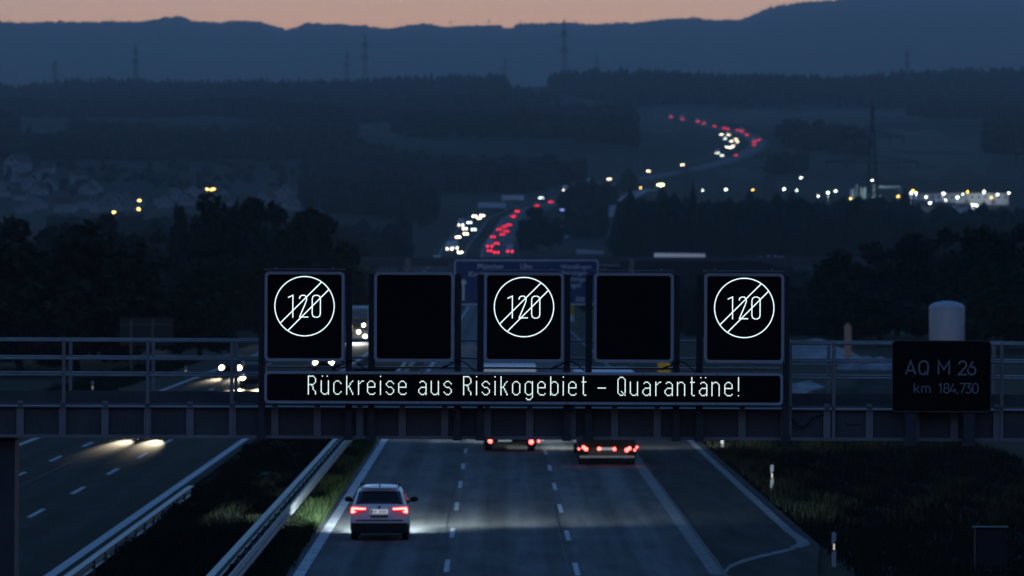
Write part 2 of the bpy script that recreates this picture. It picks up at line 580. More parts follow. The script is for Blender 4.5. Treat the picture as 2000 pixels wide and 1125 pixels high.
for c in (509, 678.5, 723, 891, 935, 1104, 1146, 1317, 1362, 1531):
    if sp is None:
        sp = MB()
        sp.box(-.055, .055, -.20, -.185, gz(851), gz(536))
        sp.box(-.055, .055, -.105, -.09, gz(859), gz(536))
        sp.box(-.006, .006, -.185, -.105, gz(851), gz(536))
        sp.box(-.075, .075, -.215, -.2, gz(860), gz(846))
        sp = sp.build("sign_post", M["post_dark"], G, loc=(gx(c), 0, 0))
    else:
        o = sp.copy(); COL.objects.link(o); o.parent = G; o.location = (gx(c), 0, 0)
for c in (9, 2420):
    mb = MB()
    mb.box(gx(c) - .13, gx(c) + .13, .25, 1.05, 0, gz(859))
    mb.build("gantry_leg", M["post_dark"], G)
    MB().box(gx(c) - .45, gx(c) + .45, -.15, 1.45, 0, .35).build("footing", M["concrete"], G)
# cable tray and looped cables under the signs
MB().box(gx(520), gx(1522), .02, .24, gz(721), gz(717.2)).build("cable_tray", M["frame_grey"], G)
for c in (690, 900, 1115, 1330):
    pts = [(gx(c - 44 + 78 * t), -.23, gz(707 + 14 * (1 - math.sin(math.pi * min(1, t * 1.15))) + 3 * math.sin(9 * t))) for t in np.linspace(0, 1, 14)]
    MB().path(pts, .011).build("cable", M["cable"], G, True)
    pts = [(gx(c - 30 + 10 * math.sin(5 * t)), -.25, gz(705 + 14 * t)) for t in np.linspace(0, 1, 8)]
    MB().path(pts, .010).build("cable", M["cable"], G, True)
MB().path([(gx(1540 + 66 * t), -.07, gz(812 + 22 * math.sin(math.pi * min(1, t * 1.6)) - 4 * math.sin(8 * t))) for t in np.linspace(0, 1, 16)], .012).build("cable", M["cable"], G, True)
for c0, c1 in ((1650, 1680), ):
    MB().box(gx(c0), gx(c1), -.03, -.004, gz(826), gz(811)).build("junction_box", M["girder"], G)


# ------------------------------------------------------------------ LED signs
def dots(points, r, y=0.0, n=6):
    """Many round LEDs and halo discs facing the traffic, as one mesh."""
    P_ = np.array(points, float)
    a = np.arange(n) * 2 * math.pi / n
    ring = np.stack([np.cos(a) * r, np.zeros(n), np.sin(a) * r], -1)
    c = np.stack([P_[:, 0], np.full(len(P_), y), P_[:, 1]], -1)
    front = c[:, None] + ring[None]
    front[:, :, 1] -= .004
    mb = MB()
    vs = front.reshape(-1, 3)
    mb.v = [tuple(p) for p in vs]
    mb.f = [tuple(range(i * n, i * n + n)) for i in range(len(P_))]
    return mb


def along(poly, pitch):
    out = []
    for (x0, z0), (x1, z1) in zip(poly[:-1], poly[1:]):
        L = math.hypot(x1 - x0, z1 - z0)
        m = max(1, int(round(L / pitch)))
        out += [(x0 + (x1 - x0) * i / m, z0 + (z1 - z0) * i / m) for i in range(m)]
    out.append(poly[-1])
    return out


def sign_box(name, px0, px1, py0, py1, label, cat, group=None, border=5.6, rad=9, depth=.32):
    c = (px0 + px1) / 2
    t = tag(gantry_empty(name, c), label, cat, group)
    w = (px1 - px0) / 2 * K
    f = -.22 - depth
    z0, z1 = gz(py1), gz(py0)
    MB().prism(rrect(-w + .004, w - .004, z0 + .004, z1 - .004, (rad - 1) * K), f + .012, -.22).build("housing", M["housing"], t)
    bw = border * K
    MB().frame(rrect(-w, w, z0, z1, rad * K), rrect(-w + bw, w - bw, z0 + bw, z1 - bw, (rad - 3.5) * K), f - .012, f + .03).build("frame", M["frame_grey"], t)
    MB().prism(rrect(-w + bw * .98, w - bw * .98, z0 + bw * .98, z1 - bw * .98, (rad - 3.5) * K), f + .002, f + .010).build("display_face", M["black"], t)
    return t, f


SX = [593.5, 806, 1019.5, 1232.5, 1447]
lab = ["leftmost lit sign on the gantry, ring with 120 crossed out by double bars",
       "blank black sign panel between the leftmost and the middle crossed-out 120 signs",
       "middle lit sign of the gantry, crossed-out 120 in front of the blue direction board",
       "blank black sign panel between the middle and the rightmost crossed-out 120 signs",
       "rightmost lit sign on the gantry, crossed-out 120 above the end of the message board"]
lit_parts = None
for i, c in enumerate(SX):
    t, f = sign_box("speed_sign" if i % 2 == 0 else "blank_sign", c - 77.5, c + 77.5, 532, 706, lab[i], "traffic sign", "LED lane signs on the gantry")
    vis = MB().box(-78 * K, 78 * K, f - .05, -.2, gz(528.4), gz(526.6))
    for q in (-56, 54): vis.box((q - 2) * K, (q + 2) * K, f - .02, f + .05, gz(526.6), gz(523))
    vis.build("visor", M["galv"], t)
    MB().box(78.2 * K, 79.2 * K, f + .02, f + .05, gz(706), gz(560)).build("edge_strip", M["galv"], t)
    if i % 2 == 0:
        zc = gz(599.2)
        rr = 57.6 * K
        pts = [(rr * math.cos(a), zc + rr * math.sin(a)) for a in np.linspace(0, 2 * math.pi, 150, endpoint=False)]

        def q(zx, zy):   # from an enlarged crop of the photograph's first sign
            return ((zx - 275) / 2.961 * K, zc - (zy - 292) / 2.961 * K)
        pitch = 2.15 * K
        pts += along([q(137, 388), q(369, 156)], pitch) + along([q(182, 430), q(411, 199)], pitch)
        pitch = 2.3 * K
        pts += along([q(183, 241), q(208, 229), q(208, 354)], pitch)
        pts += along([q(246, 246), q(250, 235), q(262, 229), q(276, 230), q(286, 240), q(287, 254), q(280, 275), q(247, 354), q(294, 354)], pitch)
        pts += along([q(319, 250), q(323, 236), q(335, 229), q(350, 229), q(362, 236), q(366, 250), q(366, 334), q(362, 348), q(350, 355), q(335, 355), q(323, 348), q(319, 334), q(319, 250)], pitch)
        dots(pts, .0088, f).build("led_symbol", M["led"], t)
        dots(pts, .0165, f + .0015).build("led_halos", M["led_halo"], t)  # wider dim discs behind the LEDs, painting their bloom

t, f = sign_box("message_board", 516, 1523, 725.5, 788, "wide black LED message board reading Rückreise aus Risikogebiet - Quarantäne!", "message board", border=5.2, rad=9)
mb = MB()
for c in (678, 821, 962, 1104, 1251, 1395):
    mb.box(gx(c) - gx(1019.5) - .004, gx(c) - gx(1019.5) + .004, f - .014, f - .0125, gz(788), gz(783))
    mb.box(gx(c) - gx(1019.5) - .004, gx(c) - gx(1019.5) + .004, f - .014, f - .0125, gz(730.5), gz(725.6))
mb.build("panel_joints", M["black"], t)
u_ = [[(0, 11), (0, 2), (2, 0), (4, 0), (6, 2)], [(6, 11), (6, 0)]]
a_ = [[(1, 10), (2, 11), (4, 11), (6, 9), (6, 0)], [(6, 6), (2, 6), (0, 4), (0, 2), (2, 0), (4, 0), (6, 2)]]
uml = [[(1, 15), (1, 15)], [(5, 15), (5, 15)]]
GL = {
    'R': [[(0, 0), (0, 15), (4, 15), (6, 13), (6, 10), (4, 8), (0, 8)], [(3, 7), (6, 1), (6, 0)]],
    'u': u_, 'ü': u_ + uml, 'a': a_, 'ä': a_ + uml,
    'c': [[(6, 9), (4, 11), (2, 11), (0, 9), (0, 2), (2, 0), (4, 0), (6, 2)]],
    'k': [[(0, 0), (0, 15)], [(5, 11), (1, 6)], [(2, 7), (5, 0)]],
    'r': [[(0, 0), (0, 11)], [(0, 8), (3, 11), (4, 11)]],
    'e': [[(0, 6), (6, 6), (6, 9), (4, 11), (2, 11), (0, 9), (0, 2), (2, 0), (4, 0), (6, 1)]],
    'i': [[(0, 0), (0, 11)], [(0, 15), (0, 15)]],
    's': [[(6, 9), (4, 11), (2, 11), (0, 9), (0, 8), (2, 6), (4, 6), (6, 4), (6, 2), (4, 0), (2, 0), (0, 2)]],
    'o': [[(2, 11), (4, 11), (6, 9), (6, 2), (4, 0), (2, 0), (0, 2), (0, 9), (2, 11)]],
    'g': [[(6, 9), (4, 11), (2, 11), (0, 9), (0, 2), (2, 0), (4, 0), (6, 2)], [(6, 11), (6, -2), (4, -4), (2, -4), (1, -3)]],
    'b': [[(0, 0), (0, 15)], [(0, 9), (2, 11), (4, 11), (6, 9), (6, 2), (4, 0), (2, 0), (0, 2)]],
    't': [[(1, 15), (1, 1), (2, 0), (3, 0)], [(0, 11), (3, 11)]],
    '-': [[(0, 6), (6, 6)]],
    'Q': [[(2, 15), (4, 15), (6, 13), (6, 2), (4, 0), (2, 0), (0, 2), (0, 13), (2, 15)], [(3, 3), (6, 0)]],
    'n': [[(0, 0), (0, 11)], [(0, 9), (2, 11), (4, 11), (6, 9), (6, 0)]],
    '!': [[(0, 4), (0, 15)], [(0, 0), (0, 0)]],
}
TXT = [('R', 601.5), ('ü', 626.5), ('c', 651), ('k', 676), ('r', 699), ('e', 716.5), ('i', 741.5), ('s', 753), ('e', 777),
       ('a', 816), ('u', 840), ('s', 865), ('R', 903), ('i', 928), ('s', 939), ('i', 964), ('k', 975.5), ('o', 998), ('g', 1022.5), ('e', 1047), ('b', 1072), ('i', 1096.3), ('e', 1107), ('t', 1133),
       ('-', 1164), ('Q', 1202.5), ('u', 1226.5), ('a', 1251), ('r', 1276), ('a', 1294), ('n', 1318), ('t', 1343.5), ('ä', 1361), ('n', 1385), ('e', 1410), ('!', 1436.5)]
DP = 2.32
pts = set()
for ch, px in TXT:
    for st in GL[ch]:
        for (x0, r0), (x1, r1) in zip(st[:-1], st[1:]):
            m = max(abs(x1 - x0), abs(r1 - r0), 1)
            for i in range(m + 1):
                pts.add((px + DP * round(x0 + (x1 - x0) * i / m), round(r0 + (r1 - r0) * i / m)))
pts = [((x - 1019.5) * K, gz(769.6 - 2.32 * r)) for x, r in sorted(pts)]
dots(pts, .0088, f).build("led_text", M["led_text"], t)
dots(pts, .0160, f + .0015).build("led_halos", M["led_halo"], t)  # bloom of the text, made as dim glowing discs

# ------------------------------------------------------------------ dark number board AQ M 26
AQ = tag(gantry_empty("number_board", 1831.5), "dark board reading AQ M 26 and km 184,730 on the gantry", "sign")
w = 96.5 * K
z0, z1 = gz(800), gz(661)
YB = -.45
MB().prism(rrect(-w, w, z0, z1, 8 * K), YB, YB + .03).build("panel", M["black"], AQ)
MB().frame(rrect(-w, w, z0, z1, 8 * K), rrect(-w + 1.3 * K, w - 1.3 * K, z0 + 1.3 * K, z1 - 1.3 * K, 6.8 * K), YB - .006, YB - .001).build("border", M["galv_dark"], AQ)
mb = MB()
for c in (1773, 1886):
    x = (c - 1831.5) * K
    mb = MB().box(x - .095, x + .095, YB + .035, -.11, gz(866), gz(672))
    mb.build("bracket", M["post_dark"], AQ)


def arcp(cx, cz, rx, rz, a0, a1, n=10):
    return [(cx + rx * math.cos(math.radians(a0 + (a1 - a0) * i / n)), cz + rz * math.sin(math.radians(a0 + (a1 - a0) * i / n))) for i in range(n + 1)]


# upright technical lettering, unit cap height; strokes as centre lines
DIN = {
    'A': (.72, [[(0, 0), (.36, 1), (.72, 0)], [(.12, .28), (.60, .28)]]),
    'Q': (.66, [arcp(.33, .67, .33, .33, 0, 180) + arcp(.33, .33, .33, .33, 180, 360) + [(.66, .67)], [(.38, .24), (.68, -.04)]]),
    'M': (.80, [[(0, 0), (0, 1), (.40, .38), (.80, 1), (.80, 0)]]),
    '2': (.56, [[(0, .76)] + arcp(.28, .72, .28, .28, 165, -20) + [(0, 0), (.58, 0)]]),
    '6': (.58, [arcp(.29, .30, .29, .30, 0, 360, 18), [(.02, .40), (.38, 1.0)]]),
    'k': (.52, [[(0, 0), (0, 1)], [(.48, .70), (0, .22)], [(.18, .40), (.52, 0)]]),
    'm': (.86, [[(0, 0), (0, .70)], [(0, .45)] + arcp(.215, .48, .215, .22, 180, 0) + [(.43, 0)], [(.43, .45)] + arcp(.645, .48, .215, .22, 180, 0) + [(.86, 0)]]),
    '1': (.26, [[(0, .80), (.24, 1), (.24, 0)]]),
    '8': (.56, [arcp(.28, .75, .24, .25, 0, 360, 16), arcp(.28, .26, .28, .26, 0, 360, 16)]),
    '4': (.62, [[(.34, 1), (0, .24), (.62, .24)], [(.46, .50), (.46, 0)]]),
    ',': (.10, [[(.08, .05), (.02, -.12)]]),
    '7': (.54, [[(0, 1), (.54, 1), (.18, 0)]]),
    '3': (.54, [[(.02, 1), (.50, 1), (.22, .60)] + arcp(.25, .30, .29, .30, 88, -150)]),
    '0': (.56, [arcp(.28, .70, .28, .30, 0, 180) + arcp(.28, .30, .28, .30, 180, 360) + [(.56, .70)]]),
}


def stroke(mb, poly, wdt, y0, y1):
    """A flat band of constant width along a polyline, thin along y, mitred."""
    p = [np.array(q_, float) for q_ in poly]
    n = len(p)
    L, Rr = [], []
    for i in range(n):
        d0 = p[i] - p[i - 1] if i > 0 else p[1] - p[0]
        d1 = p[i + 1] - p[i] if i < n - 1 else d0
        d0 = d0 / (np.linalg.norm(d0) + 1e-9)
        d1 = d1 / (np.linalg.norm(d1) + 1e-9)
        t = d0 + d1
        if np.linalg.norm(t) < .3: t = d0
        t = t / np.linalg.norm(t)
        nrm = np.array((-t[1], t[0]))
        s = wdt / 2 / max(.45, float(np.dot(t, d0)))
        L.append(p[i] + nrm * s)
        Rr.append(p[i] - nrm * s)
    vs = [(a[0], y0, a[1]) for a in L] + [(a[0], y0, a[1]) for a in Rr] + [(a[0], y1, a[1]) for a in L] + [(a[0], y1, a[1]) for a in Rr]
    fs = []
    for i in range(n - 1):
        fs += [(i, n + i, n + i + 1, i + 1), (2 * n + i, 2 * n + i + 1, i + 1, i), (n + i, 3 * n + i, 3 * n + i + 1, n + i + 1)]
    mb.add(vs, fs)


def din_text(items, cap, base_py, wd):
    mb = MB()
    for ch, px in items:
        for st in DIN[ch][1]:
            stroke(mb, [((px - 1831.5) * K + x * cap * K, gz(base_py) + z * cap * K) for x, z in st], wd * K, YB - .006, YB - .001)
    return mb


din_text([('A', 1762), ('Q', 1788), ('M', 1825.5), ('2', 1865), ('6', 1882.5)], 26, 727, 3.4).build("lettering", M["sign_grey"], AQ)
din_text([('k', 1778.5), ('m', 1793), ('1', 1826), ('8', 1836), ('4', 1848.3), (',', 1861.5), ('7', 1867.2), ('3', 1878.8), ('0', 1892)], 18.5, 763, 2.3).build("lettering", M["sign_grey"], AQ)


# ------------------------------------------------------------------ guard rails
def w_beam(xc, side, y0, y1, name, label, posts, double=None):
    t = tag(empty(name, (xc, y0, 0)), label, "guard rail")
    prof = [(0, .45), (.05, .49), (.05, .55), (0, .585), (0, .625), (.05, .66), (.05, .72), (0, .76)]
    for s, off in ([(-1, -.27), (1, .27)] if double else [(side, 0)]):
        mb = MB()
        n = len(prof)
        L = y1 - y0
        vs = [(off + s * a, yy, z) for yy in (0, L) for a, z in prof]
        vs += [(off + s * a - s * .012, yy, z) for yy in (0, L) for a, z in prof]
        fs = []
        for i in range(n - 1):
            fs += [(i, i + 1, n + i + 1, n + i), (2 * n + i, 3 * n + i, 3 * n + i + 1, 2 * n + i + 1)]
        fs += [(n - 1, 2 * n - 1, 4 * n - 1, 3 * n - 1), (0, 2 * n, 3 * n, n)]
        mb.add(vs, fs)
        cw = .10 if s < 0 else .045
        mb.box(off - s * .02 - cw, off - s * .02 + cw, 0, L, .765, .80)
        mb.build("beam", M["galv"] if s < 0 else M["galv_dark"], t)
    if double:
        sp0 = None
        for yy in posts:
            if sp0 is None:
                sp0 = MB().box(-.25, .25, -.05, .05, .46, .54).build("spacer", M["plastic"], t, loc=(0, yy - y0, 0))
            else:
                o = sp0.copy(); COL.objects.link(o); o.parent = t; o.location = (0, yy - y0, 0)
    first = None
    for yy in posts:
        if first is None:
            first = MB().box(-.05, .05, -.03, .03, -.15, .70).build("post", M["galv_dark"], t, loc=(0, yy - y0, 0))
        else:
            o = first.copy(); COL.objects.link(o); o.parent = t; o.location = (0, yy - y0, 0)
    return t


w_beam(-6.98, 1, 120, 900, "guard_rail", "double steel guard rail in the median beside the fast lane", np.arange(139, 330, 4.0), double=True)
w_beam(-10.85, -1, 120, 182, "guard_rail", "single steel guard rail beside the oncoming lanes, half overgrown with grass", np.arange(138, 182, 4.0))
# w_beam(-24.9, 1, 330, 900, "guard_rail", "distant steel guard rail on the outer verge of the oncoming lanes", np.arange(332, 400, 4.0))

# ------------------------------------------------------------------ delineator posts
def delineator(x, y, label, lit=True, first=[None]):
    if first[0] is None:
        t = empty("delineator_post", (x, y, 0))
        MB().prism([(-.06, -.25), (.06, -.25), (.06, .50), (-.06, .43)], -.05, .05).build("foot", M["delin"], t)
        MB().prism([(-.06, .43), (.06, .50), (.06, .76), (-.06, .69)], -.05, .05).build("black_band", M["black"], t)
        MB().prism([(-.06, .69), (.06, .76), (.06, .98), (.01, 1.02), (-.06, .98)], -.05, .05).build("tip", M["delin"], t)
        MB().box(-.025, .025, -.056, -.051, .50, .68).build("reflector", M["reflector"], t)
        first[0] = t
    else:
        t = copy_tree(first[0])
        t.location = (x, y, 0)
    z = float(H(x, y))
    t.location.z = z + .0
    return tag(t, label, "delineator", "white delineator posts on the verges")


delineator(9.83, 149, "nearest white delineator post, on the grass beside the bay's rounded end")
delineator(10.72, 199, "middle delineator post on the right verge, between two others along the bay")
delineator(10.75, 243.5, "delineator post on the right verge just under the gantry's lower edge")
delineator(-26.8, 340, "dim delineator post on the far left verge, behind the gantry railing")
delineator(-23.7, 391, "delineator post on the outer verge next to the oncoming headlights")


# ------------------------------------------------------------------ cars
def ring_body(stations, name, m, parent, sub=1):
    """stations: (y, list of (x, z) half outline from bottom centre round to top centre)."""
    vs, fs = [], []
    n = len(stations[0][1])
    for y, half in stations:
        vs += [(x, y, z) for x, z in half] + [(-x, y, z) for x, z in half[-2:0:-1]]
    k = 2 * n - 2
    for s in range(len(stations) - 1):
        for i in range(k):
            j = (i + 1) % k
            fs.append((s * k + i, (s + 1) * k + i, (s + 1) * k + j, s * k + j))
    fs.append(tuple(range(k)))
    fs.append(tuple(range(len(stations) * k - 1, (len(stations) - 1) * k - 1, -1)))
    mb = MB().add(vs, fs)
    o = mb.build(name, m, parent, True)
    if sub:
        md = o.modifiers.new("sub", 'SUBSURF')
        md.levels = md.render_levels = sub
    return o


def half(w, belt, top, roofw, bottom=.24):
    return [(0, bottom), (w * .80, bottom), (w * .97, bottom + .12), (w, .55), (w * .995, .80), (w * .95, belt), (roofw + .05, top - .09), (roofw * .86, top), (roofw * .5, top + .02), (0, top + .025)]


def suv_body(t, paint, name="body", sub=1):
    st = [(0.00, half(.84, .92, 1.02, .70, .34)), (.05, half(.90, .97, 1.10, .76, .30)), (.16, half(.915, 1.02, 1.17, .74)), (.34, half(.92, 1.04, 1.40, .72)), (.50, half(.92, 1.05, 1.58, .66)),
          (.62, half(.92, 1.05, 1.65, .645)), (1.6, half(.92, 1.05, 1.69, .66)), (2.5, half(.92, 1.04, 1.65, .65)), (2.85, half(.92, 1.02, 1.52, .65)), (3.45, half(.915, .98, 1.08, .72)),
          (4.0, half(.90, .88, .98, .70)), (4.30, half(.84, .74, .82, .62)), (4.38, half(.74, .62, .66, .5, .34))]
    return ring_body(st, name, paint, t, sub)


def wheel(t, x, y, r=.34, w=.22):
    o = MB().lathe([(r * .55, -w / 2), (r * .92, -w / 2), (r, -w / 2 + .03), (r, w / 2 - .03), (r * .92, w / 2), (r * .55, w / 2)], axis='x', n=24).build("wheel", M["rubber"], t, True, loc=(x, y, r))
    rim = MB().lathe([(.02, -w / 2 - .004), (r * .56, -w / 2 - .004), (r * .56, w / 2 + .004), (.02, w / 2 + .004)], axis='x', n=16).build("rim", M["galv"], o)
    return o


def own_car():
    t = tag(empty("suv_car", (-3.66, 160.4, 0)), "silver white estate car with glowing red tail lamps driving away in the fast lane", "car")
    suv_body(t, M["car_paint"])
    # rear window lies on the sloping tailgate
    mb = MB()
    a, b = (.645, .475, 1.55), (.735, .135, 1.165)
    vs = []
    for i in range(5):
        s = i / 4
        w = a[0] + (b[0] - a[0]) * s
        y = a[1] + (b[1] - a[1]) * s - .05
        z = a[2] + (b[2] - a[2]) * s
        for j in range(7):
            u = -1 + 2 * j / 6
            vs.append((w * u, y + .05 * u * u, z - .02 * u * u))
    mb.add(vs, [(i * 7 + j, (i + 1) * 7 + j, (i + 1) * 7 + j + 1, i * 7 + j + 1) for i in range(4) for j in range(6)])
    o = mb.build("rear_window", M["glass_dark"], t, True)
    o.modifiers.new("s", 'SOLIDIFY').thickness = .01
    MB().box(-.60, .60, .40, .56, 1.62, 1.655).build("roof_spoiler", M["car_paint"], t)
    for s in (-1, 1):
        # side windows
        poly = [(.95, 1.09), (.80, 1.40), (1.2, 1.50), (2.55, 1.48), (3.15, 1.09)]
        vs = []
        for y, z in poly:
            k = (z - 1.05) / (1.54 - 1.05)
            vs.append((s * (.90 - .215 * k + .012), y, z))
        MB().add(vs, [tuple(range(5)) if s < 0 else (4, 3, 2, 1, 0)]).build("side_window", M["glass_dark"], t)
        MB().path([(s * .59, .75, 1.64), (s * .60, .85, 1.735), (s * .605, 1.6, 1.775), (s * .60, 2.35, 1.735), (s * .59, 2.5, 1.63)], .024).build("roof_rail", M["plastic"], t, True)
        m_ = MB().lathe([(.02, -.09), (.10, -.07), (.125, -.02), (.12, .04), (.05, .10)], axis='y', n=14)
        m_.v = [(x * 1.05, y, z * .72) for x, y, z in m_.v]
        o = m_.build("wing_mirror", M["plastic"], t, True, loc=(s * 1.05, 3.0, 1.17))
        MB().box(-.10, .10, -.03, .03, -.08, -.02).build("mirror_arm", M["plastic"], o, loc=(-s * .10, 0, 0))
        # tail lamp: red lens with a bright C-shaped core
        lens = [(.40, 1.045), (.86, 1.085), (.905, 1.06), (.905, .86), (.84, .84), (.66, .90), (.42, .965)]
        core = [(.42, 1.025), (.84, 1.055), (.875, 1.03), (.89, .885), (.84, .868), (.73, .905), (.74, .925), (.815, .94), (.80, .985), (.43, .978)]
        c_ = MB().prism([(s * x, z) for x, z in (lens if s > 0 else lens[::-1])], -.045, .10).build("tail_lamp", M["red_lens"], t)
        MB().prism([(s * x, z) for x, z in (core if s > 0 else core[::-1])], -.062, -.046).build("light_guide", M["red_glow"], c_)
        for y in (.82, 3.46):
            wheel(t, s * .79, y)
        hl = MB().lathe([(.02, .0), (.09, .0), (.09, -.05)], axis='y', n=12).build("headlamp", M["head_near"], t, loc=(s * .64, 4.36, .72))
    ol = MB().prism(rrect(-.90, .90, .27, .56, .06), -.05, .42).build("bumper", M["plastic"], t)
    MB().box(-.74, .74, -.012, .05, .625, .66).build("trim_strip", M["plastic"], t)
    MB().box(-.27, .27, -.05, .03, .755, .80).build("tailgate_handle", M["plastic"], t)
    pl = MB().box(-.26, .26, -.035, -.005, .86, .975).build("number_plate", M["plate"], t)
    MB().box(-.26, -.215, -.040, -.036, .862, .973).build("blue_band", M["plate_blue"], pl)
    mb = MB()
    for k in range(7):
        if k in (2,): continue
        x = -.19 + k * .062
        mb.box(x, x + .034, -.039, -.036, .885, .950)
    mb.build("plate_marks", M["plate_ink"], pl)
    MB().lathe([(.045, 0), (.05, -.006)], axis='y', n=16).build("badge", M["galv"], t, loc=(0, -.03, 1.05))
    MB().prismx([(.70, 1.66), (.92, 1.68), (.74, 1.745), (.70, 1.745)], -.018, .018).build("antenna_fin", M["plastic"], t)
    mb = MB()
    mb.box(-.80, .80, .3, 3.9, .22, .30)
    mb.build("underbody", M["plastic"], t)
    for s in (-.64, .64):
        spot("headlight_beam", t, (s, 4.42, .70), (s * 2.0, 26.0, .1), 350, (.80, .97, 1.0), 165, 1.0)
        spot("headlight_beam", t, (s, 4.42, .70), (s * 1.6, 30.0, .0), 1500, (.82, .98, 1.0), 95, 1.0)
        spot("headlight_beam", t, (s, 4.42, .70), (s * 2.0, 45.0, -1.2), 9500, (.82, .98, 1.0), 44, 1.0)
        spot("headlight_beam", t, (s, 4.42, .70), (s * (5.0 if s > 0 else 2.2), 22.0, -.15), 18000 if s > 0 else 7000, (.82, 1.0, .98), 132, 1.0, flat=.085)
    l = bpy.data.lights.new("tail_glow", 'POINT')
    l.energy = .12 / EXPO; l.color = (1, .08, .10); l.shadow_soft_size = .15
    for s in (-.7, .7):
        o = bpy.data.objects.new("tail_glow", l); COL.objects.link(o); o.parent = t; o.location = (s, -.28, .95)
    return t


own_car()


# ------------------------------------------------------------------ lorries ahead
def lorry(name, x, y, label, w, floor, lamps, plate, bar, L, beam):
    t = tag(empty(name, (x, y, 0)), label, "lorry")
    hw = w / 2
    MB().box(-hw, hw, 0, L - 2.6, floor, 3.95).build("trailer_box", M["white"], t)
    mb = MB()
    for s in (-1, 1):
        mb.box(s * hw * .5 - hw * .47, s * hw * .5 + hw * .47, -.03, -.002, floor + .08, 3.85)
    mb.build("rear_doors", M["white"], t)
    MB().box(-hw * .97, hw * .97, -.02, .12, floor - .52, floor - .02).build("light_bar", M["black"], t)
    MB().box(-.42, .42, .1, L - 3, floor - .34, floor - .04).build("chassis", M["plastic"], t)
    MB().box(-hw * .9, hw * .9, 1.0, L - .3, .30, floor - .05).build("underbody", M["plastic"], t)
    if bar:
        MB().box(-hw * .94, hw * .94, -.06, .06, .34, .43).build("underride_bar", M["galv_dark"], t)
    for s in (-1, 1):
        for yy in ((1.5, 2.8, L - 1.3) if L > 12 else (1.6, L - 1.3)):
            wheel(t, s * (hw - .2), yy, .50, .34)
        MB().box(s * (hw - .2) - .22, s * (hw - .2) + .22, .9, .92, .22, .62).build("mud_flap", M["rubber"], t)
    cab = MB().prismx([(L - 2.4, .5), (L, .5), (L + .05, 1.4), (L - .15, 2.9), (L - .9, 3.6), (L - 2.4, 3.7)], -hw * .97, hw * .97).build("cab", M["white"], t)
    MB().prismx([(L + .045, 1.65), (L - .10, 2.75), (L - .12, 2.75), (L + .02, 1.65)], -hw * .85, hw * .85).build("windscreen", M["glass_dark"], cab)
    for kx, kz, r, m in lamps:
        MB().lathe([(.01, 0), (r * .8, 0), (r, .03), (r, .09)], axis='y', n=14).build("tail_lamp" if m != "amber" else "marker_lamp", M[m], t, loc=(kx, -.12, kz))
    if plate:
        MB().box(plate[0], plate[1], -.05, -.025, plate[2], plate[3]).build("number_plate", M["plate_dim"], t)
    for s in (-.8, .8):
        MB().lathe([(.02, 0), (.12, 0), (.12, -.06)], axis='y', n=10).build("headlamp", M["head_near"], t, loc=(s, L + .06, .8))
        spot("headlight_beam", t, (s, L + .10, .85), (s * 2.6, L + 20, -.6), beam * 2.2, (.92, 1.0, .90), 140, 1.0, flat=.14)
    return t


def lz(py, Y): return CAMH - (py - VY) * Y / FPX
def lx(px, Y, x): return (px - VX) * Y / FPX - x


Y1 = 220.0
X1 = (1186 - VX) * Y1 / FPX
L1 = []
for px, py, r in ((1130.5, 876.7, .045), (1139.5, 873.5, .075), (1144.5, 877, .085), (1170, 876.5, .075), (1200, 877, .075), (1224, 879, .085), (1229.5, 875.5, .075), (1239.5, 879, .05), (1244, 873.5, .05)):
    L1.append((lx(px, Y1, X1), lz(py, Y1), r, "red_truck"))
lorry("lorry", X1, Y1, "dark-backed lorry with white bumper bar and many red lamps, right of two under gantry", 2.5, 1.28, L1, (-.28, .22, lz(879, Y1), lz(874, Y1)), True, 16.5, 2600)
Y2 = 236.0
X2 = (996 - VX) * Y2 / FPX
L2 = [(lx(957.5, Y2, X2), lz(861.5, Y2), .10, "red_truck"), (lx(1037.5, Y2, X2), lz(863, Y2), .11, "red_truck"), (lx(1052, Y2, X2), lz(861.5, Y2), .055, "red_truck")]
lorry("lorry", X2, Y2, "van-sized lorry with two red lamps and a pale plate, left of two under gantry", 2.4, .95, L2, (-.55, .08, lz(862.5, Y2), lz(859, Y2)), False, 9.5, 1500)


# ------------------------------------------------------------------ oncoming vehicles near the gantry
def oncoming_car(x, y, label, template=[None], power=22000, vis=True):
    if template[0] is None:
        t = empty("oncoming_car", (x, y, 0), math.pi)
        suv_body(t, M["plastic"], sub=1)
        for s in (-1, 1):
            MB().lathe([(.02, .0), (.15, .0), (.17, -.05)], axis='y', n=12).build("headlamp", M["head_near"], t, loc=(s * .66, 4.36, .72))
            wheel(t, s * .79, .82); wheel(t, s * .79, 3.46)
        MB().prism(rrect(-.88, .88, .26, .50, .06), 4.1, 4.36).build("bumper", M["plastic"], t)
        mb = MB()
        vs = [(-.62, 2.90, 1.455), (.62, 2.90, 1.455), (.70, 3.42, 1.13), (-.70, 3.42, 1.13)]
        mb.add(vs, [(0, 1, 2, 3)]).build("windscreen", M["glass_dark"], t)
        template[0] = t
    else:
        t = copy_tree(template[0])
        t.location = (x, y, 0)
    tag(t, label, "car", "oncoming cars with headlights on")
    return t


def beams(t, power, warm=(1.0, .84, .56), deg=9):
    for s in (-.64, .64):
        spot("headlight_beam", t, (s, 4.45, .72), (s * 1.30, 19.0, -.62), power, warm, deg, .95)


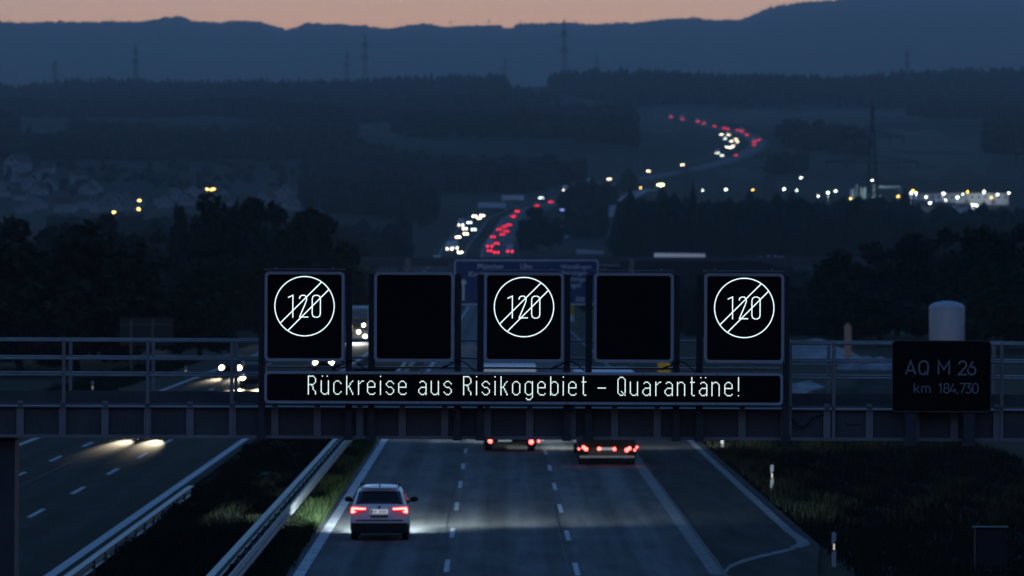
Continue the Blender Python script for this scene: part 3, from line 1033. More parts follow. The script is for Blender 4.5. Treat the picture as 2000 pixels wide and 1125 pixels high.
ca = oncoming_car(-20.25, 390, "oncoming car nearest the left railing post, two large yellowish headlights")
cb = oncoming_car(-17.0, 357, "oncoming car half hidden by the sign post left of the message board")
cc = oncoming_car(-13.9, 412, "oncoming car whose headlights show in the slot under the leftmost 120 sign")
ce = oncoming_car(-17.4, 267, "oncoming car behind the girder, lighting the road below it")
ce.location.y = 256
CONE = 9
cars_lit = [(ca, 12000), (cb, 34000), (cc, 6000), (ce, 17000)]
for t_, p_ in cars_lit:
    t_.location.y += 4.4
    beams(t_, p_)
# oncoming lorry seen in the gap between the first two signs
OL = tag(empty("oncoming_lorry", (-15.2, 573, 0), math.pi), "oncoming lorry with several headlights in the gap right of the leftmost 120 sign", "lorry")
MB().prismx([(0, .5), (12, .5), (12, 3.9), (0, 3.9)], -1.2, 1.2).build("trailer_box", M["white"], OL)
MB().prismx([(12.1, .45), (14.3, .45), (14.35, 1.4), (14.2, 2.8), (13.4, 3.6), (12.1, 3.8)], -1.2, 1.2).build("cab", M["galv_dark"], OL)
MB().prismx([(14.36, 1.6), (14.24, 2.6), (14.22, 2.6), (14.34, 1.6)], -1.0, 1.0).build("windscreen", M["glass_dark"], OL)
for kx, kz in ((-.75, 1.95), (.75, 1.75), (.85, 1.45), (-.2, 1.2), (.9, .72), (-.9, .72)):
    MB().lathe([(.02, .0), (.14, .0), (.14, -.06)], axis='y', n=12).build("headlamp", M["head_near"], OL, loc=(kx, 14.42, kz))
spot("headlight_beam", OL, (0, 14.5, .8), (0, 34, -.2), 12000, (.95, .97, .88), 110, .8)


# ------------------------------------------------------------------ far traffic
def far_template(name, red, lorry_like, lamp):
    t = empty(name, (0, 0, 0))
    if lorry_like:
        MB().prismx([(-6, .5), (6, .5), (6, 3.0), (5.2, 3.7), (-6, 3.9)], -1.2, 1.2).build("body", M["white"], t)
    else:
        MB().prismx([(-2.1, .3), (2.1, .3), (2.15, .8), (1.2, .95), (.6, 1.45), (-1.2, 1.48), (-2.1, 1.0)], -.88, .88).build("body", M["galv_dark"], t)
    L = 6.0 if lorry_like else 2.15
    yy = -L if red else L
    for s in (-1, 1):
        MB().lathe([(.01, -.06), (.26, -.06), (.28, .0), (.26, .06), (.01, .06)], axis='y', n=10).build("tail_lamp" if red else "headlamp", M[lamp], t, loc=(s * (.95 if lorry_like else .68), yy + (-.08 if red else .08), 1.0 if lorry_like else .75))
    return t


TW = [None] * 5
rowc = np.array([a for a, _, _ in ROAD], float)
rowp = np.array([b for _, b, _ in ROAD], float)


def far_vehicle(px, py, kind, label, group):
    Y = float(np.interp(-py, -rowp, rowc))
    Y = Y + 8
    x = (px - VX) * Y / FPX
    z = float(np.interp(Y, RY, RZ))
    dx = float(np.interp(Y + 30, CX_Y, CX_X) - np.interp(Y - 30, CX_Y, CX_X)) / 60
    hd = -math.atan(dx)
    names = ["far_car", "far_car", "far_lorry", "far_lorry", "far_car"]
    if TW[kind] is None:
        TW[kind] = far_template(names[kind], kind in (1, 3), kind in (2, 3), ["head_far", "red_far", "head_lorry", "red_far", "head_cool"][kind])
        t = TW[kind]
    else:
        t = copy_tree(TW[kind])
    t.location = (x, Y, z)
    t.rotation_euler = (0, 0, (0.5 * hd if kind in (1, 3) else math.pi + .5 * hd))
    tag(t, label, "lorry" if kind in (2, 3) else "car", group)


ON = "oncoming headlights on the far motorway"
AW = "red tail lights on the far motorway"
ORD = "first second third fourth fifth sixth seventh eighth ninth tenth eleventh twelfth thirteenth fourteenth fifteenth sixteenth seventeenth eighteenth nineteenth".split()
valley_on = [(853.8, 523, 2), (878, 492, 2), (888.5, 490.5, 2), (898.5, 497, 0), (895, 468.5, 0), (910, 462, 0), (925.4, 453.5, 4), (900.6, 446, 2), (927, 426.5, 0), (942, 425, 0), (908, 452, 0), (884, 480, 0), (917, 440, 4), (936, 431, 0)]
valley_on.sort(key=lambda q: -q[1])
for i, (a, b, k) in enumerate(valley_on):
    far_vehicle(a, b, k, f"oncoming headlights in the valley, {ORD[i]} up the hill from the blue board", ON)
climb_on = [(1057, 390, 4), (1104.6, 376, 2), (1153, 361, 2), (1190.7, 353, 0), (1267, 338, 0), (1333, 325, 0)]
for i, (a, b, k) in enumerate(climb_on):
    far_vehicle(a, b, k, f"lone oncoming headlights on the slanting climb, {ORD[i]} going right", ON)
bend_on = [(1410.7, 307, 4), (1401.7, 303, 2), (1427, 291, 0), (1420, 290, 0), (1431.8, 288, 0), (1439.3, 279.5, 0), (1428.3, 278, 0), (1437, 274.5, 0), (1416, 273.5, 4), (1422.5, 266, 0), (1409, 265, 0)]
bend_on.sort(key=lambda q: -q[1])
for i, (a, b, k) in enumerate(bend_on):
    far_vehicle(a, b, k, f"white headlights bunched in the distant bend, {ORD[i]} from its lower end", ON)
valley_aw = [(969.5, 497, 1), (996, 496.5, 3), (956.5, 494.5, 1), (956.5, 487, 3), (970, 480.5, 1), (989, 456.5, 1), (974.7, 453.5, 1), (995, 444.5, 1), (1002.8, 427, 1), (1049, 405, 1), (1076, 397.5, 1), (1103, 389.5, 1), (963, 468, 1), (981, 463, 1), (1010, 417, 1), (985, 448, 1)]
valley_aw.sort(key=lambda q: -q[1])
for i, (a, b, k) in enumerate(valley_aw):
    far_vehicle(a, b, k, f"red tail lights leaving uphill in the valley, {ORD[i]} above the blue board", AW)
bend_aw = [(1437, 306, 1), (1473, 286, 1), (1473, 280, 3), (1482, 276, 1), (1458.4, 265.5, 1), (1448.6, 260, 3), (1421, 254, 1), (1414, 252, 1), (1374, 244.5, 3), (1362, 240.5, 3), (1332, 235, 3), (1310, 231.5, 3), (1440, 257, 1), (1395, 248.5, 1)]
bend_aw.sort(key=lambda q: -q[1])
for i, (a, b, k) in enumerate(bend_aw):
    far_vehicle(a, b, k, f"red tail lights rounding the distant bend, {ORD[i]} from its lower end", AW)
# long pale lorries seen from the side on the curve
for (a, b, ln), lb in (((961, 405, 15), "long pale lorry side on the valley curve, lower of two"), ((1002, 392, 13), "pale lorry side on the valley curve, upper of two")):
    Y = float(np.interp(-b, -rowp, rowc)) - 60
    x = (a - VX) * Y / FPX
    t = tag(empty("side_lorry", (x, Y, float(np.interp(Y, RY, RZ)) + .3)), lb, "lorry", "pale lorries on the curve")
    t.rotation_euler = (0, -.12, math.radians(-58))
    MB().box(-1.2, 1.2, -ln / 2, ln / 2, .9, 3.6).build("trailer_box", M["white"], t)
    MB().box(-1.1, 1.1, -ln / 2 + .5, ln / 2 - .5, .35, .88).build("chassis", M["plastic"], t)

# ------------------------------------------------------------------ blue direction board over the road
BY = 400.0
KB = BY / FPX
BT = tag(empty("direction_board", ((1028 - VX) * KB, BY, 0)), "large blue motorway direction board with white arrow, behind the gantry's middle sign", "road sign")


def bz(py): return CAMH - (py - VY) * KB
def bx(px): return (px - 1028) * KB


MB().prism(rrect(bx(886), bx(1170), bz(597), bz(506), .18), 0, .08).build("panel", M["sign_blue"], BT)
MB().frame(rrect(bx(887.5), bx(1168.5), bz(595.5), bz(507.5), .16), rrect(bx(889.5), bx(1166.5), bz(593.5), bz(509.5), .12), -.012, -.003).build("border", M["sign_white"], BT)
MB().add([(bx(x), -.012, bz(y)) for x, y in ((903, 587), (903, 554), (897.5, 554), (905, 544), (912.5, 554), (907, 554), (907, 587))], [(0, 1, 2, 3, 4, 5, 6)]).build("arrow", M["sign_white"], BT)


def letters(txt, px, py, size, sx=1.0):
    cu = bpy.data.curves.new("t", 'FONT')
    cu.body = txt
    cu.size = size
    tmp = bpy.data.objects.new("t", cu)
    COL.objects.link(tmp)
    dg = bpy.context.evaluated_depsgraph_get()
    me = bpy.data.meshes.new_from_object(tmp.evaluated_get(dg))
    bpy.data.objects.remove(tmp)
    vs = [(v.co.x * sx + bx(px), -.012, v.co.y + bz(py)) for v in me.vertices]
    fs = [tuple(p.vertices) for p in me.polygons]
    mb = MB().add(vs, fs)
    return mb.build("lettering", M["sign_white"], BT)


letters("München", 932, 525, .56)
letters("Ulm", 1016, 525, .56)
letters("Kirchheim", 915, 540, .56)
letters("Wendlingen", 1095, 525, .50)
letters("Nürtingen", 1096, 537, .50)
letters("Plochingen", 1096, 549, .50)
letters("Köngen", 1097, 561, .50)
letters("500 m", 1124, 589, .50)
MB().tube((bx(886) - .3, .35, bz(520)), (9.7 - BT.location.x, .35, bz(520)), .14).tube((bx(886) - .3, .35, bz(585)), (9.7 - BT.location.x, .35, bz(585)), .14).build("cross_beam", M["galv_dark"], BT, True)
for x in (-6.9, 10.6):
    MB().box(x - BT.location.x - .18, x - BT.location.x + .18, .2, .55, 0, bz(505)).build("mast", M["galv_dark"], BT)
MB().box(-6.9 - BT.location.x, 10.6 - BT.location.x, .25, .5, bz(556), bz(550)).build("cross_beam", M["galv_dark"], BT)

# yellow and white boards on the right verge
first = None
for px, y0, y1, Y, lb in ((1115, 588, 628, 700, "small yellow and white roadside board seen between the middle signs, below the blue board"),
                          (1297, 700, 742, 330, "yellow and white roadside board showing just above the message board's right half")):
    k = Y / FPX
    h = (y1 - y0) * k
    t = tag(empty("roadside_board", ((px - VX) * k, Y, 0)), lb, "sign", "yellow and white boards on the verge")
    zt = CAMH - (y0 - VY) * k
    w = .40
    MB().box(-w, w, 0, .05, zt - h * .66, zt).build("yellow_panel", M["yellow"], t)
    MB().box(-w, w, 0, .05, zt - h, zt - h * .67).build("white_panel", M["white"], t)
    for s in (-.25, .25):
        MB().box(s - .03, s + .03, .055, .11, -.3, zt - .05).build("post", M["galv_dark"], t)

# ------------------------------------------------------------------ overpass
t = tag(empty("overpass", (12, 1300, 0)), "dark road bridge crossing the motorway behind the blue board", "bridge")
mb = MB().box(-62, 82, 0, 9, 7.9, 9.3)
mb.build("deck", M["post_dark"], t)
MB().box(-62, 82, -.25, .1, 8.9, 10.25).build("parapet", M["post_dark"], t)
MB().box(-62, 82, 9.0, 9.3, 8.9, 10.25).build("parapet", M["girder"], t)
for x in (-36.5, -20.6, 1.5):
    MB().lathe([(.55, -1), (.5, 7.95)], c=(x, 4.5, 0), n=12).build("pier", M["concrete"], t, True)
for s, x in ((-1, -48), (1, 20)):
    MB().prism([(x, 9.25), (x + s * 34, 9.25), (x + s * 60, 2), (x - s * 14, 1), (x - s * 12, 2)][::s], -14, 23).build("embankment", M["soil"], t)

# low building with a pale panel band and a dark one with blue panels, beyond the bridge
Y = 1420.0
k = Y / FPX
t = tag(empty("low_building", ((1327 - VX) * k, Y, 3.5)), "low building with a row of pale panels above the right blank sign", "building")
MB().box(-9, 9, 0, 12, -2, CAMH - (516 - VY) * k - 3.5).build("wall", M["galv_dark"], t)
MB().box(-9.3, 9.3, -.3, 12.3, CAMH - (516 - VY) * k - 3.498, CAMH - (513 - VY) * k - 3.5).build("roof", M["roof"], t)
for i in range(12):
    x = -7.0 + 14.2 * i / 12
    o = MB().box(x, x + 1.08, -.55, -.45, CAMH - (511.6 + i * .12 - VY) * k - 3.5, CAMH - (501 + i * .12 - VY) * k - 3.5).build("pale_panel", M["added_glow_panel"], t)
    o2 = MB().box(x, x + 1.08, -.46, -.36, CAMH - (501.0 + i * .12 - VY) * k - 3.49, CAMH - (494.3 + i * .12 - VY) * k - 3.5).build("pale_panel", M["added_glow_panel"], t)
for x in (-6.9, 0, 6.9):
    MB().box(x - .1, x + .1, -.30, -.1, CAMH - (516 - VY) * k - 3.5, CAMH - (495 - VY) * k - 3.5).build("support", M["galv_dark"], t)
t = tag(empty("dark_building", ((1505 - VX) * k, Y, 3.5)), "dark low building with faint blue panels above the rightmost crossed-out 120 sign", "building")
MB().box(-6.5, 6.5, 0, 10, -2, CAMH - (503 - VY) * k - 3.5).build("wall", M["plastic"], t)
MB().box(-6.8, 6.8, -.3, 10.3, CAMH - (503 - VY) * k - 3.499, CAMH - (500 - VY) * k - 3.5).build("roof", M["roof"], t)
bluep = mat("pale_blue_panel", (.22, .36, .62), .6, .2, var=.1)
for poly in ([(1482, 512), (1488, 512), (1488, 501), (1482, 501)], [(1499, 512), (1515, 512), (1515, 499), (1511, 499), (1511, 504), (1503, 504), (1503, 499), (1499, 499)], [(1518, 512), (1529, 512), (1529, 500), (1525, 500), (1521, 505), (1521, 500), (1518, 500)]):
    MB().prism([((a - 1505) * k, CAMH - (b - VY) * k - 3.5) for a, b in poly], -.40, -.32).build("blue_panel", M["added_glow_blue"], t)

x, Y, z = sight(1153, 487, 5.0, 1320)
t = tag(empty("white_shed", (x, Y, z)), "white roofed shed beyond the bridge, right of the red tail lights", "shed")
MB().box(-4.6, 4.6, 0, 8, -1, 3.4).build("wall", M["galv_dark"], t)
MB().prism([(-4.9, 3.42), (4.9, 3.1), (4.9, 4.3), (-4.9, 5.0)], -.4, 8.4).build("roof", M["white"], t)

# ------------------------------------------------------------------ right verge: silo, post, gravel, cabinet
Y = 330.0
k = Y / FPX
t = tag(empty("silo", ((1849.5 - VX) * k, Y, -.3)), "pale domed silo standing behind the AQ M 26 board", "silo")
r = 34.5 * k
zt = CAMH - (588 - VY) * k + .3
prof = [(r, 0), (r, zt - .42)] + [(r * math.cos(a), zt - .42 + .42 * math.sin(a)) for a in np.linspace(.15, 1.5, 8)]
MB().lathe(prof, n=40).build("tank", M["silo"], t, True)
MB().lathe([(r + .02, zt - .50), (r + .035, zt - .46), (r + .02, zt - .42)], n=40).build("rim_band", M["silo"], t, True)
MB().box(-.36 * r - .05, -.36 * r + .05, -r * .97, -r * .88, .2, zt - .45).build("pipe", M["silo"], t)
Y = 455.0
k = Y / FPX
zb = CAMH - (702 - VY) * k
t = tag(empty("concrete_pile", ((1656.5 - VX) * k, Y, zb - .4)), "tan square post standing upright in the gravel heaps on the right", "post")
h = (702 - 631) * k + .4
MB().prism([(-.29, -.6), (.29, -.6), (.30, h - .28), (.16, h - .16), (.02, h), (-.16, h - .12), (-.29, h - .26)], 0, .55).build("shaft", M["timber"], t)
MB().prism([(-.55, -.6), (.5, -.6), (.42, .25), (-.05, .55), (-.42, .4)], -.12, .66).build("base_lump", M["gravel"], t)


def heap(x, y, rx, ry, h, label, m, seed, name="gravel_heap", cat="heap"):
    rg = np.random.default_rng(seed)
    n = 34
    g = np.linspace(-1, 1, n)
    A, B = np.meshgrid(g, g, indexing='ij')
    d = np.sqrt(A * A + B * B)
    z = np.clip(1 - d ** 2.6, 0, None) * h * (.8 + .2 * np.sin(2.3 * A + seed) * np.cos(1.7 * B))
    for q in range(5):
        fx, fy, p = rg.uniform(2, 9, 2).tolist() + [rg.uniform(0, 6)]
        z += np.clip(1 - d, 0, 1) * h * .16 * np.sin(fx * A + p) * np.cos(fy * B + p)
    z += rg.normal(0, .03, z.shape) * (d < .95)
    z0 = float(H(x, y))
    V = np.stack([A * rx, B * ry, z - .06 * (d > .97)], -1).reshape(-1, 3)
    ii = (np.arange(n - 1)[:, None] * n + np.arange(n - 1)[None]).ravel()
    o = raw_mesh(name, V, np.stack([ii, ii + n, ii + n + 1, ii + 1], -1), m, smooth=True)
    o.location = (x, y, z0)
    return tag(o, label, cat)


darksoil = mat("dark_soil", (.05, .05, .045), .95, .05, var=.4, scale=.5)
heap((1585 - VX) * .0470, 470, 5.6, 8, 2.0, "long flat pale gravel heap behind the railing, left of the tan post", M["gravel"], 3)
heap((1700 - VX) * .0440, 440, 3.0, 5, 1.15, "low grey-blue gravel heap just right of the tan post", M["gravel"], 4)
heap((1555 - VX) * .0360, 360, 2.7, 4, .85, "small pale gravel heap at the railing's left end, nearest to the road", M["gravel"], 5)
heap((1690 - VX) * .0345, 345, 4.6, 5, 1.4, "dark overgrown soil mound in front of the gravel heaps", darksoil, 6, "soil_mound", "mound")
heap((1250 - VX) * .075, 820, 9, 16, 3.2, "pale earth bank beyond the right blank sign's post", darksoil, 7, "earth_bank", "mound")
t = tag(empty("roadside_cabinet", (14.6, 151, -.35)), "grey steel control cabinet in the grass at the lower right corner", "cabinet")
MB().box(-.46, .46, 0, .45, 0, 1.22).build("case", M["cabinet"], t)
MB().box(-.52, .52, -.06, .51, 1.222, 1.27).build("lid", M["cabinet"], t)
MB().box(-.41, .41, -.022, -.002, .10, 1.15).build("door", M["cabinet"], t)
MB().box(-.55, .55, -.1, .55, -.2, -.002).build("plinth", M["concrete"], t)
t = tag(empty("drain_slab", (-9.95, 212, -.12)), "pale concrete drain slab lying in the median grass", "slab")
MB().box(-.9, .9, -1.6, 1.6, 0, .14).build("slab", M["concrete"], t)
MB().box(-.35, .35, -.35, .35, .142, .16).build("cover", M["galv_dark"], t)
# dark back of a road sign on the left verge
t = tag(empty("verge_sign", ((286 - VX) * .04, 400, 0)), "dark road sign seen from behind among the left trees", "road sign")
MB().box(-2.1, 2.1, 0, .06, 2.3, 4.45).build("panel", M["cabinet"], t)
for x in (-1.2, .5):
    MB().box(x - .08, x + .08, -.14, -.003, -.3, 4.3).build("post", M["girder"], t)
for zz in (2.7, 3.9):
    MB().box(-2.0, 2.0, -.06, -.004, zz - .04, zz + .04).build("brace", M["girder"], t)

# ------------------------------------------------------------------ trees
def crown(seed, n=3600, leaf=.40, wide=1.0):
    """Leaf clumps spread over lobes; unit crown 10 m tall, 10 m wide, base at z=0."""
    rg = np.random.default_rng(seed)
    lobes = []
    for i in range(26):
        a = rg.uniform(0, 2 * math.pi)
        h = rg.uniform(.08, .90)
        sz = rg.uniform(1.0, 1.9) * (1.1 - .35 * h)
        rmax = 4.5 * wide * math.sqrt(max(.02, 1 - ((h - .30) / .70) ** 2)) - sz * .55
        rad = max(0, rmax) * rg.uniform(.35, 1.0) ** .6
        lobes.append((rad * math.cos(a), rad * math.sin(a), h * 9.2 + .3, sz))
    lobes = np.array(lobes)
    wgt = lobes[:, 3] ** 2
    pick = rg.choice(len(lobes), n, p=wgt / wgt.sum())
    d = rg.normal(size=(n, 3))
    d /= np.linalg.norm(d, axis=1)[:, None]
    rad = lobes[pick, 3] * rg.uniform(.2, 1.12, n) ** .5
    c = lobes[pick, :3] + d * rad[:, None] * np.array((1, 1, .85))
    a = rg.normal(size=(n, 3)); a /= np.linalg.norm(a, axis=1)[:, None]
    b = np.cross(a, rg.normal(size=(n, 3))); b /= np.linalg.norm(b, axis=1)[:, None]
    s = leaf * rg.uniform(.5, 1.5, n)[:, None]
    V = np.stack([c - a * s, c + b * s * .6, c + a * s, c - b * s * .6], 1).reshape(-1, 3)
    F = np.arange(4 * n).reshape(n, 4)
    return V, F, lobes


def trunk_mesh(lobes, hbase):
    mb = MB()
    pts = [(0, 0, -hbase), (.1, .05, 1.0), (.05, .1, 4.5), (0, 0, 7.5)]
    rr = [.32, .26, .17, .05]
    for a, b, r0, r1 in zip(pts[:-1], pts[1:], rr[:-1], rr[1:]):
        mb.tube(a, b, r0, 8, r1)
    for l in lobes[:9]:
        z = max(.6, l[2] * .55)
        mb.tube((.05, .05, z), tuple(l[:3]), .10, 6, .03)
    return mb


TEMPL = []
for s in range(5):
    Vc, Fc, lb = crown(20 + s, wide=(1.0, 1.15, .8, .65, 1.25)[s])
    t = empty("broadleaf_tree", (0, 0, 0))
    raw_mesh("crown", Vc, Fc, M["leaf"] if s % 2 else M["leaf_b"], t)
    trunk_mesh(lb, 1.6).build("trunk", M["bark"], t, True)
    TEMPL.append([t, False])


def tree(px, top, Y, width, kind, label, group):
    x = (px - VX) * Y / FPX
    g = float(H(x, Y))
    h = CAMH - (top - VY) * Y / FPX - g
    e = TEMPL[kind]
    if e[1]:
        t = copy_tree(e[0])
    else:
        t = e[0]; e[1] = True
    base = min(1.5, h * .1)
    t.location = (x, Y, g + base * .9)
    t.rotation_euler = (0, 0, R.uniform(0, 6.28))
    t.scale = (width / 8.6, width / 8.6, (h - base * .9) / 9.1)
    return tag(t, label, "tree", group)


GL_ = "trees left of the oncoming lanes"
GR_ = "trees right of the motorway"
LT = [  # px, top, distance, width, kind, label
    (95, 420, 452, 13, 0, "blackest tall tree at the far left with a knobbly top"),
    (-30, 470, 440, 13, 1, "dark tree cut by the left edge of the picture"),
    (205, 470, 470, 11, 4, "dark tree right of the blackest far-left one, sloping down to the right"),
    (265, 535, 490, 10, 1, "rounded dark tree above the dark back of the road sign"),
    (470, 372, 700, 14, 4, "tallest broad tree, its top just below the orange village lamps"),
    (565, 392, 690, 14, 0, "broad tree right of the tallest one, upper left of the first 120 sign"),
    (628, 428, 670, 11, 1, "tree sloping to the right, directly above the first 120 sign"),
    (432, 420, 710, 10, 4, "tree adjoining the left flank of the tallest broad tree"),
    (355, 408, 820, 6.5, 3, "slim tree standing out alone between the two dark masses"),
    (212, 428, 930, 9, 2, "hazy pointed tree under the lowest orange village lamp"),
    (290, 446, 900, 12, 0, "hazy tree between the pointed one and the slim one"),
    (135, 432, 940, 12, 4, "hazy tree rising behind the blackest far-left tree"),
    (30, 430, 900, 12, 1, "hazy tree at the far left behind the darkest crowns"),
    (400, 470, 600, 10, 2, "mid-dark tree in front of the gap left of the tallest tree"),
    (335, 505, 560, 10, 1, "low rounded tree behind the top rail of the left railing"),
    (455, 500, 560, 10, 4, "low wide tree just left of the first 120 sign"),
    (590, 520, 610, 9, 1, "low tree hidden mostly by the first 120 sign"),
    (672, 510, 640, 7, 2, "small tree in the gap between the first two signs"),
    (150, 560, 420, 9, 0, "low dark bushy tree over the left end of the railing"),
    (40, 580, 415, 9, 4, "lowest dark bushy tree in the left corner above the railing"),
    (390, 580, 480, 8, 0, "low tree right of the dark road sign's back"),
]
for a in LT:
    tree(*a, GL_)
RT = [
    (1680, 478, 620, 10, 0, "round tree just left of the silo's top, dark against the hazy wood"),
    (1620, 512, 640, 8, 3, "narrow tree at the left end of the right-hand dark mass"),
    (1752, 462, 640, 12, 4, "broad tree above and left of the silo"),
    (1835, 452, 620, 11, 1, "tall tree right behind the silo"),
    (1905, 458, 600, 10, 2, "pointed tree right of the silo"),
    (1965, 428, 560, 10, 0, "dark tree close to the right edge"),
    (2030, 412, 540, 12, 1, "darkest tree cut by the right edge of the picture"),
    (1450, 566, 900, 9, 4, "low tree hidden behind the rightmost 120 sign"),
    (1560, 560, 820, 9, 1, "low tree between the rightmost 120 sign and the tan post"),
    (1720, 560, 560, 9, 4, "low bushy tree left of the silo's wall"),
    (1925, 560, 520, 9, 0, "low bushy tree between silo and right edge"),
    (1345, 560, 980, 8, 0, "low tree between the two right-hand signs"),
    (1045, 408, 2140, 14, 2, "lone dark tree beside the red tail lights in the valley"),
    (1075, 420, 2160, 12, 0, "second valley tree right of the lone dark one"),
    (1020, 430, 2130, 9, 3, "slim valley tree against the lit carriageway"),
]
for a in RT:
    tree(*a, GR_)
for e in TEMPL:
    assert e[1]


# ------------------------------------------------------------------ far woods: masses of small trees
UNIT_A = np.array([(0, 0, 1.0)] + [(.55 * math.cos(a), .55 * math.sin(a), .68) for a in np.linspace(0, 6.28, 6)[:-1]] + [(1.0 * math.cos(a + .5), 1.0 * math.sin(a + .5), .36) for a in np.linspace(0, 6.28, 6)[:-1]] + [(.7 * math.cos(a), .7 * math.sin(a), 0) for a in np.linspace(0, 6.28, 6)[:-1]])
UF = []
for i in range(5):
    j = (i + 1) % 5
    UF.append((0, 1 + i, 1 + j))
    for b in (1, 6):
        UF += [(b + i, b + 5 + i, b + 5 + j), (b + i, b + 5 + j, b + j)]
UF = np.array(UF)
HOLES = [(30, 140, 252, 282), (690, 775, 244, 268), (1235, 1330, 226, 262), (1330, 1780, 217, 246), (1690, 1930, 262, 345)]


def wood(name, n, pxr, yr, hr, wr, label, avoid=None, lo=0.0, clump=None):
    px = NR.uniform(*pxr, n)
    Y = NR.uniform(*yr, n)
    x = (px - VX) * Y / FPX
    g = H(x, Y)
    py = VY - (g - CAMH) / Y * FPX
    ok = np.abs(x - np.interp(Y, CX_Y, CX_X)) > 27
    for a, b, c, d in HOLES:
        ok &= ~((px > a) & (px < b) & (py > c - 4) & (py < d + 6))
    if avoid is not None:
        ok &= avoid(px, py, x, Y)
    if clump:
        f = np.sin(x * clump * 1.3 + 1) * np.sin(Y * clump * .7 + 2) + .6 * np.sin(x * clump * 3.1 + Y * clump * 1.1)
        ok &= f > lo
    px, Y, x, g = px[ok], Y[ok], x[ok], g[ok]
    py = py[ok]
    n = len(x)
    h = NR.uniform(*hr, n)
    w = NR.uniform(*wr, n)
    top = py - h / Y * FPX                       # keep the crowns out of the sight of village and lamps
    ok = ~((px < 600) & (Y < 5000) & (name != 'village_trees') & (Y > 1000) & (top < 416) & (py > 314))
    ok &= ~((px > 1200) & (Y < 2900) & (Y > 1500) & (top < np.where(px < 1400, 378, np.where(px < 1780, 390, 404))))
    px, Y, x, g, h, w = px[ok], Y[ok], x[ok], g[ok], h[ok], w[ok]
    n = len(x)
    a = NR.uniform(0, 6.28, n)
    base = UNIT_A.copy()
    if name != 'ridge_forest' and name != 'summit_forest':      # broadleaved woods have rounder tops
        base[0, 2] = .93
        base[1:6, :2] *= 1.35
        base[1:6, 2] = .80
    U = base[None] * (1 + NR.normal(0, .13, (n, len(UNIT_A), 1)))
    X = (U[..., 0] * np.cos(a)[:, None] - U[..., 1] * np.sin(a)[:, None]) * w[:, None] + x[:, None]
    Z = U[..., 2] * h[:, None] + g[:, None] - .3
    Yv = (U[..., 0] * np.sin(a)[:, None] + U[..., 1] * np.cos(a)[:, None]) * w[:, None] + Y[:, None]
    V = np.stack([X, Yv, Z], -1).reshape(-1, 3)
    F = (UF[None] + (np.arange(n) * len(UNIT_A))[:, None, None]).reshape(-1, 3)
    return tag(raw_mesh(name, V, F, M["wood_far"]), label, "forest", kind="stuff")


def no_village(px, py, x, Y):
    return ~((px < 590) & (py > 318) & (py < 412) & (Y > 2400))


def only_low_right(px, py, x, Y):
    return np.ones(len(px), bool)


wood("ridge_forest", 9000, (-500, 2500), (5400, 6500), (11, 19), (3.5, 6), "dark forest along the middle ridge")
wood("slope_forest", 9000, (-400, 1240), (3000, 5400), (9, 16), (4, 8), "forest on the slope below the middle ridge", no_village, -.35, .006)
wood("slope_forest", 3000, (1500, 2400), (3300, 5000), (9, 17), (4, 8), "scattered woods on the right slope above the works", None, .25, .008)
wood("valley_wood", 1700, (1225, 2350), (1780, 2130), (15, 24), (4, 7.5), "dark wood in front of the lit works on the right")
wood("valley_wood", 500, (1110, 1260), (2300, 2700), (8, 14), (3, 6), "bushes between the climb and the works", None, .2, .02)
wood("valley_wood", 1500, (100, 840), (1500, 2900), (8, 15), (4, 7), "hedges and copses in the valley left of the motorway", None, .15, .01)
wood("roadside_scrub", 900, (1130, 2100), (640, 1250), (2.5, 6), (2, 4), "dark scrub on the right beyond the gravel", None, -.2, .04)
wood("roadside_scrub", 700, (-200, 800), (520, 1250), (3, 7), (2, 4), "dark scrub on the left below the trees", None, -.5, .05)
wood("summit_forest", 3500, (-300, 2300), (16800, 17150), (4, 13), (9, 17), "tree line on the farthest hills")


wood("village_trees", 900, (-20, 600), (3000, 4700), (3, 7.5), (2, 4), "garden trees and hedges among the village houses", lambda px, py, x, Y: (py > 322) & (py < 400), .0, .03)

# meadows showing as paler patches between the woods
def meadow(px0, px1, py0, py1, seed):
    rg = np.random.default_rng(seed)
    n, m = 15, 7
    V = []
    for j in range(m):
        for i in range(n):
            u, v = i / (n - 1), j / (m - 1)
            e = .12 * math.sin(7 * u + seed) + .08 * math.sin(17 * u + seed * 2)
            px = px0 + (px1 - px0) * (u + .04 * math.sin(6 * v + seed))
            py = py0 + (py1 - py0) * min(1.1, max(-.1, v + e * (v - .5) * 2))
            x, Y, z = sight(px, py, .0, 2300)
            V.append((x, Y, z + .5))
    F = [(j * n + i, j * n + i + 1, (j + 1) * n + i + 1, (j + 1) * n + i) for j in range(m - 1) for i in range(n - 1)]
    return tag(raw_mesh("meadow", V, F, M["field"], smooth=True), kind="structure")


for i, (a, b, c, d) in enumerate(HOLES):
    meadow(a, b, c, d, i + 1)
meadow(880, 1090, 350, 372, 9)
meadow(1400, 1500, 330, 352, 10)

vs, fs = [], []
for i, (px, py) in enumerate([(1070, 474), (1100, 462), (1140, 443), (1180, 424), (1212, 404), (1232, 386), (1250, 376), (1275, 372)]):
    x, Y, z = sight(px, py, .0, 1500)
    vs += [(x - 5, Y - 6, z + .7), (x + 5, Y + 6, z + .7)]
    if i: fs.append((2 * i - 2, 2 * i - 1, 2 * i + 1, 2 * i))
tag(MB().add(vs, fs).build("side_road", M["gravel"]), kind="structure")

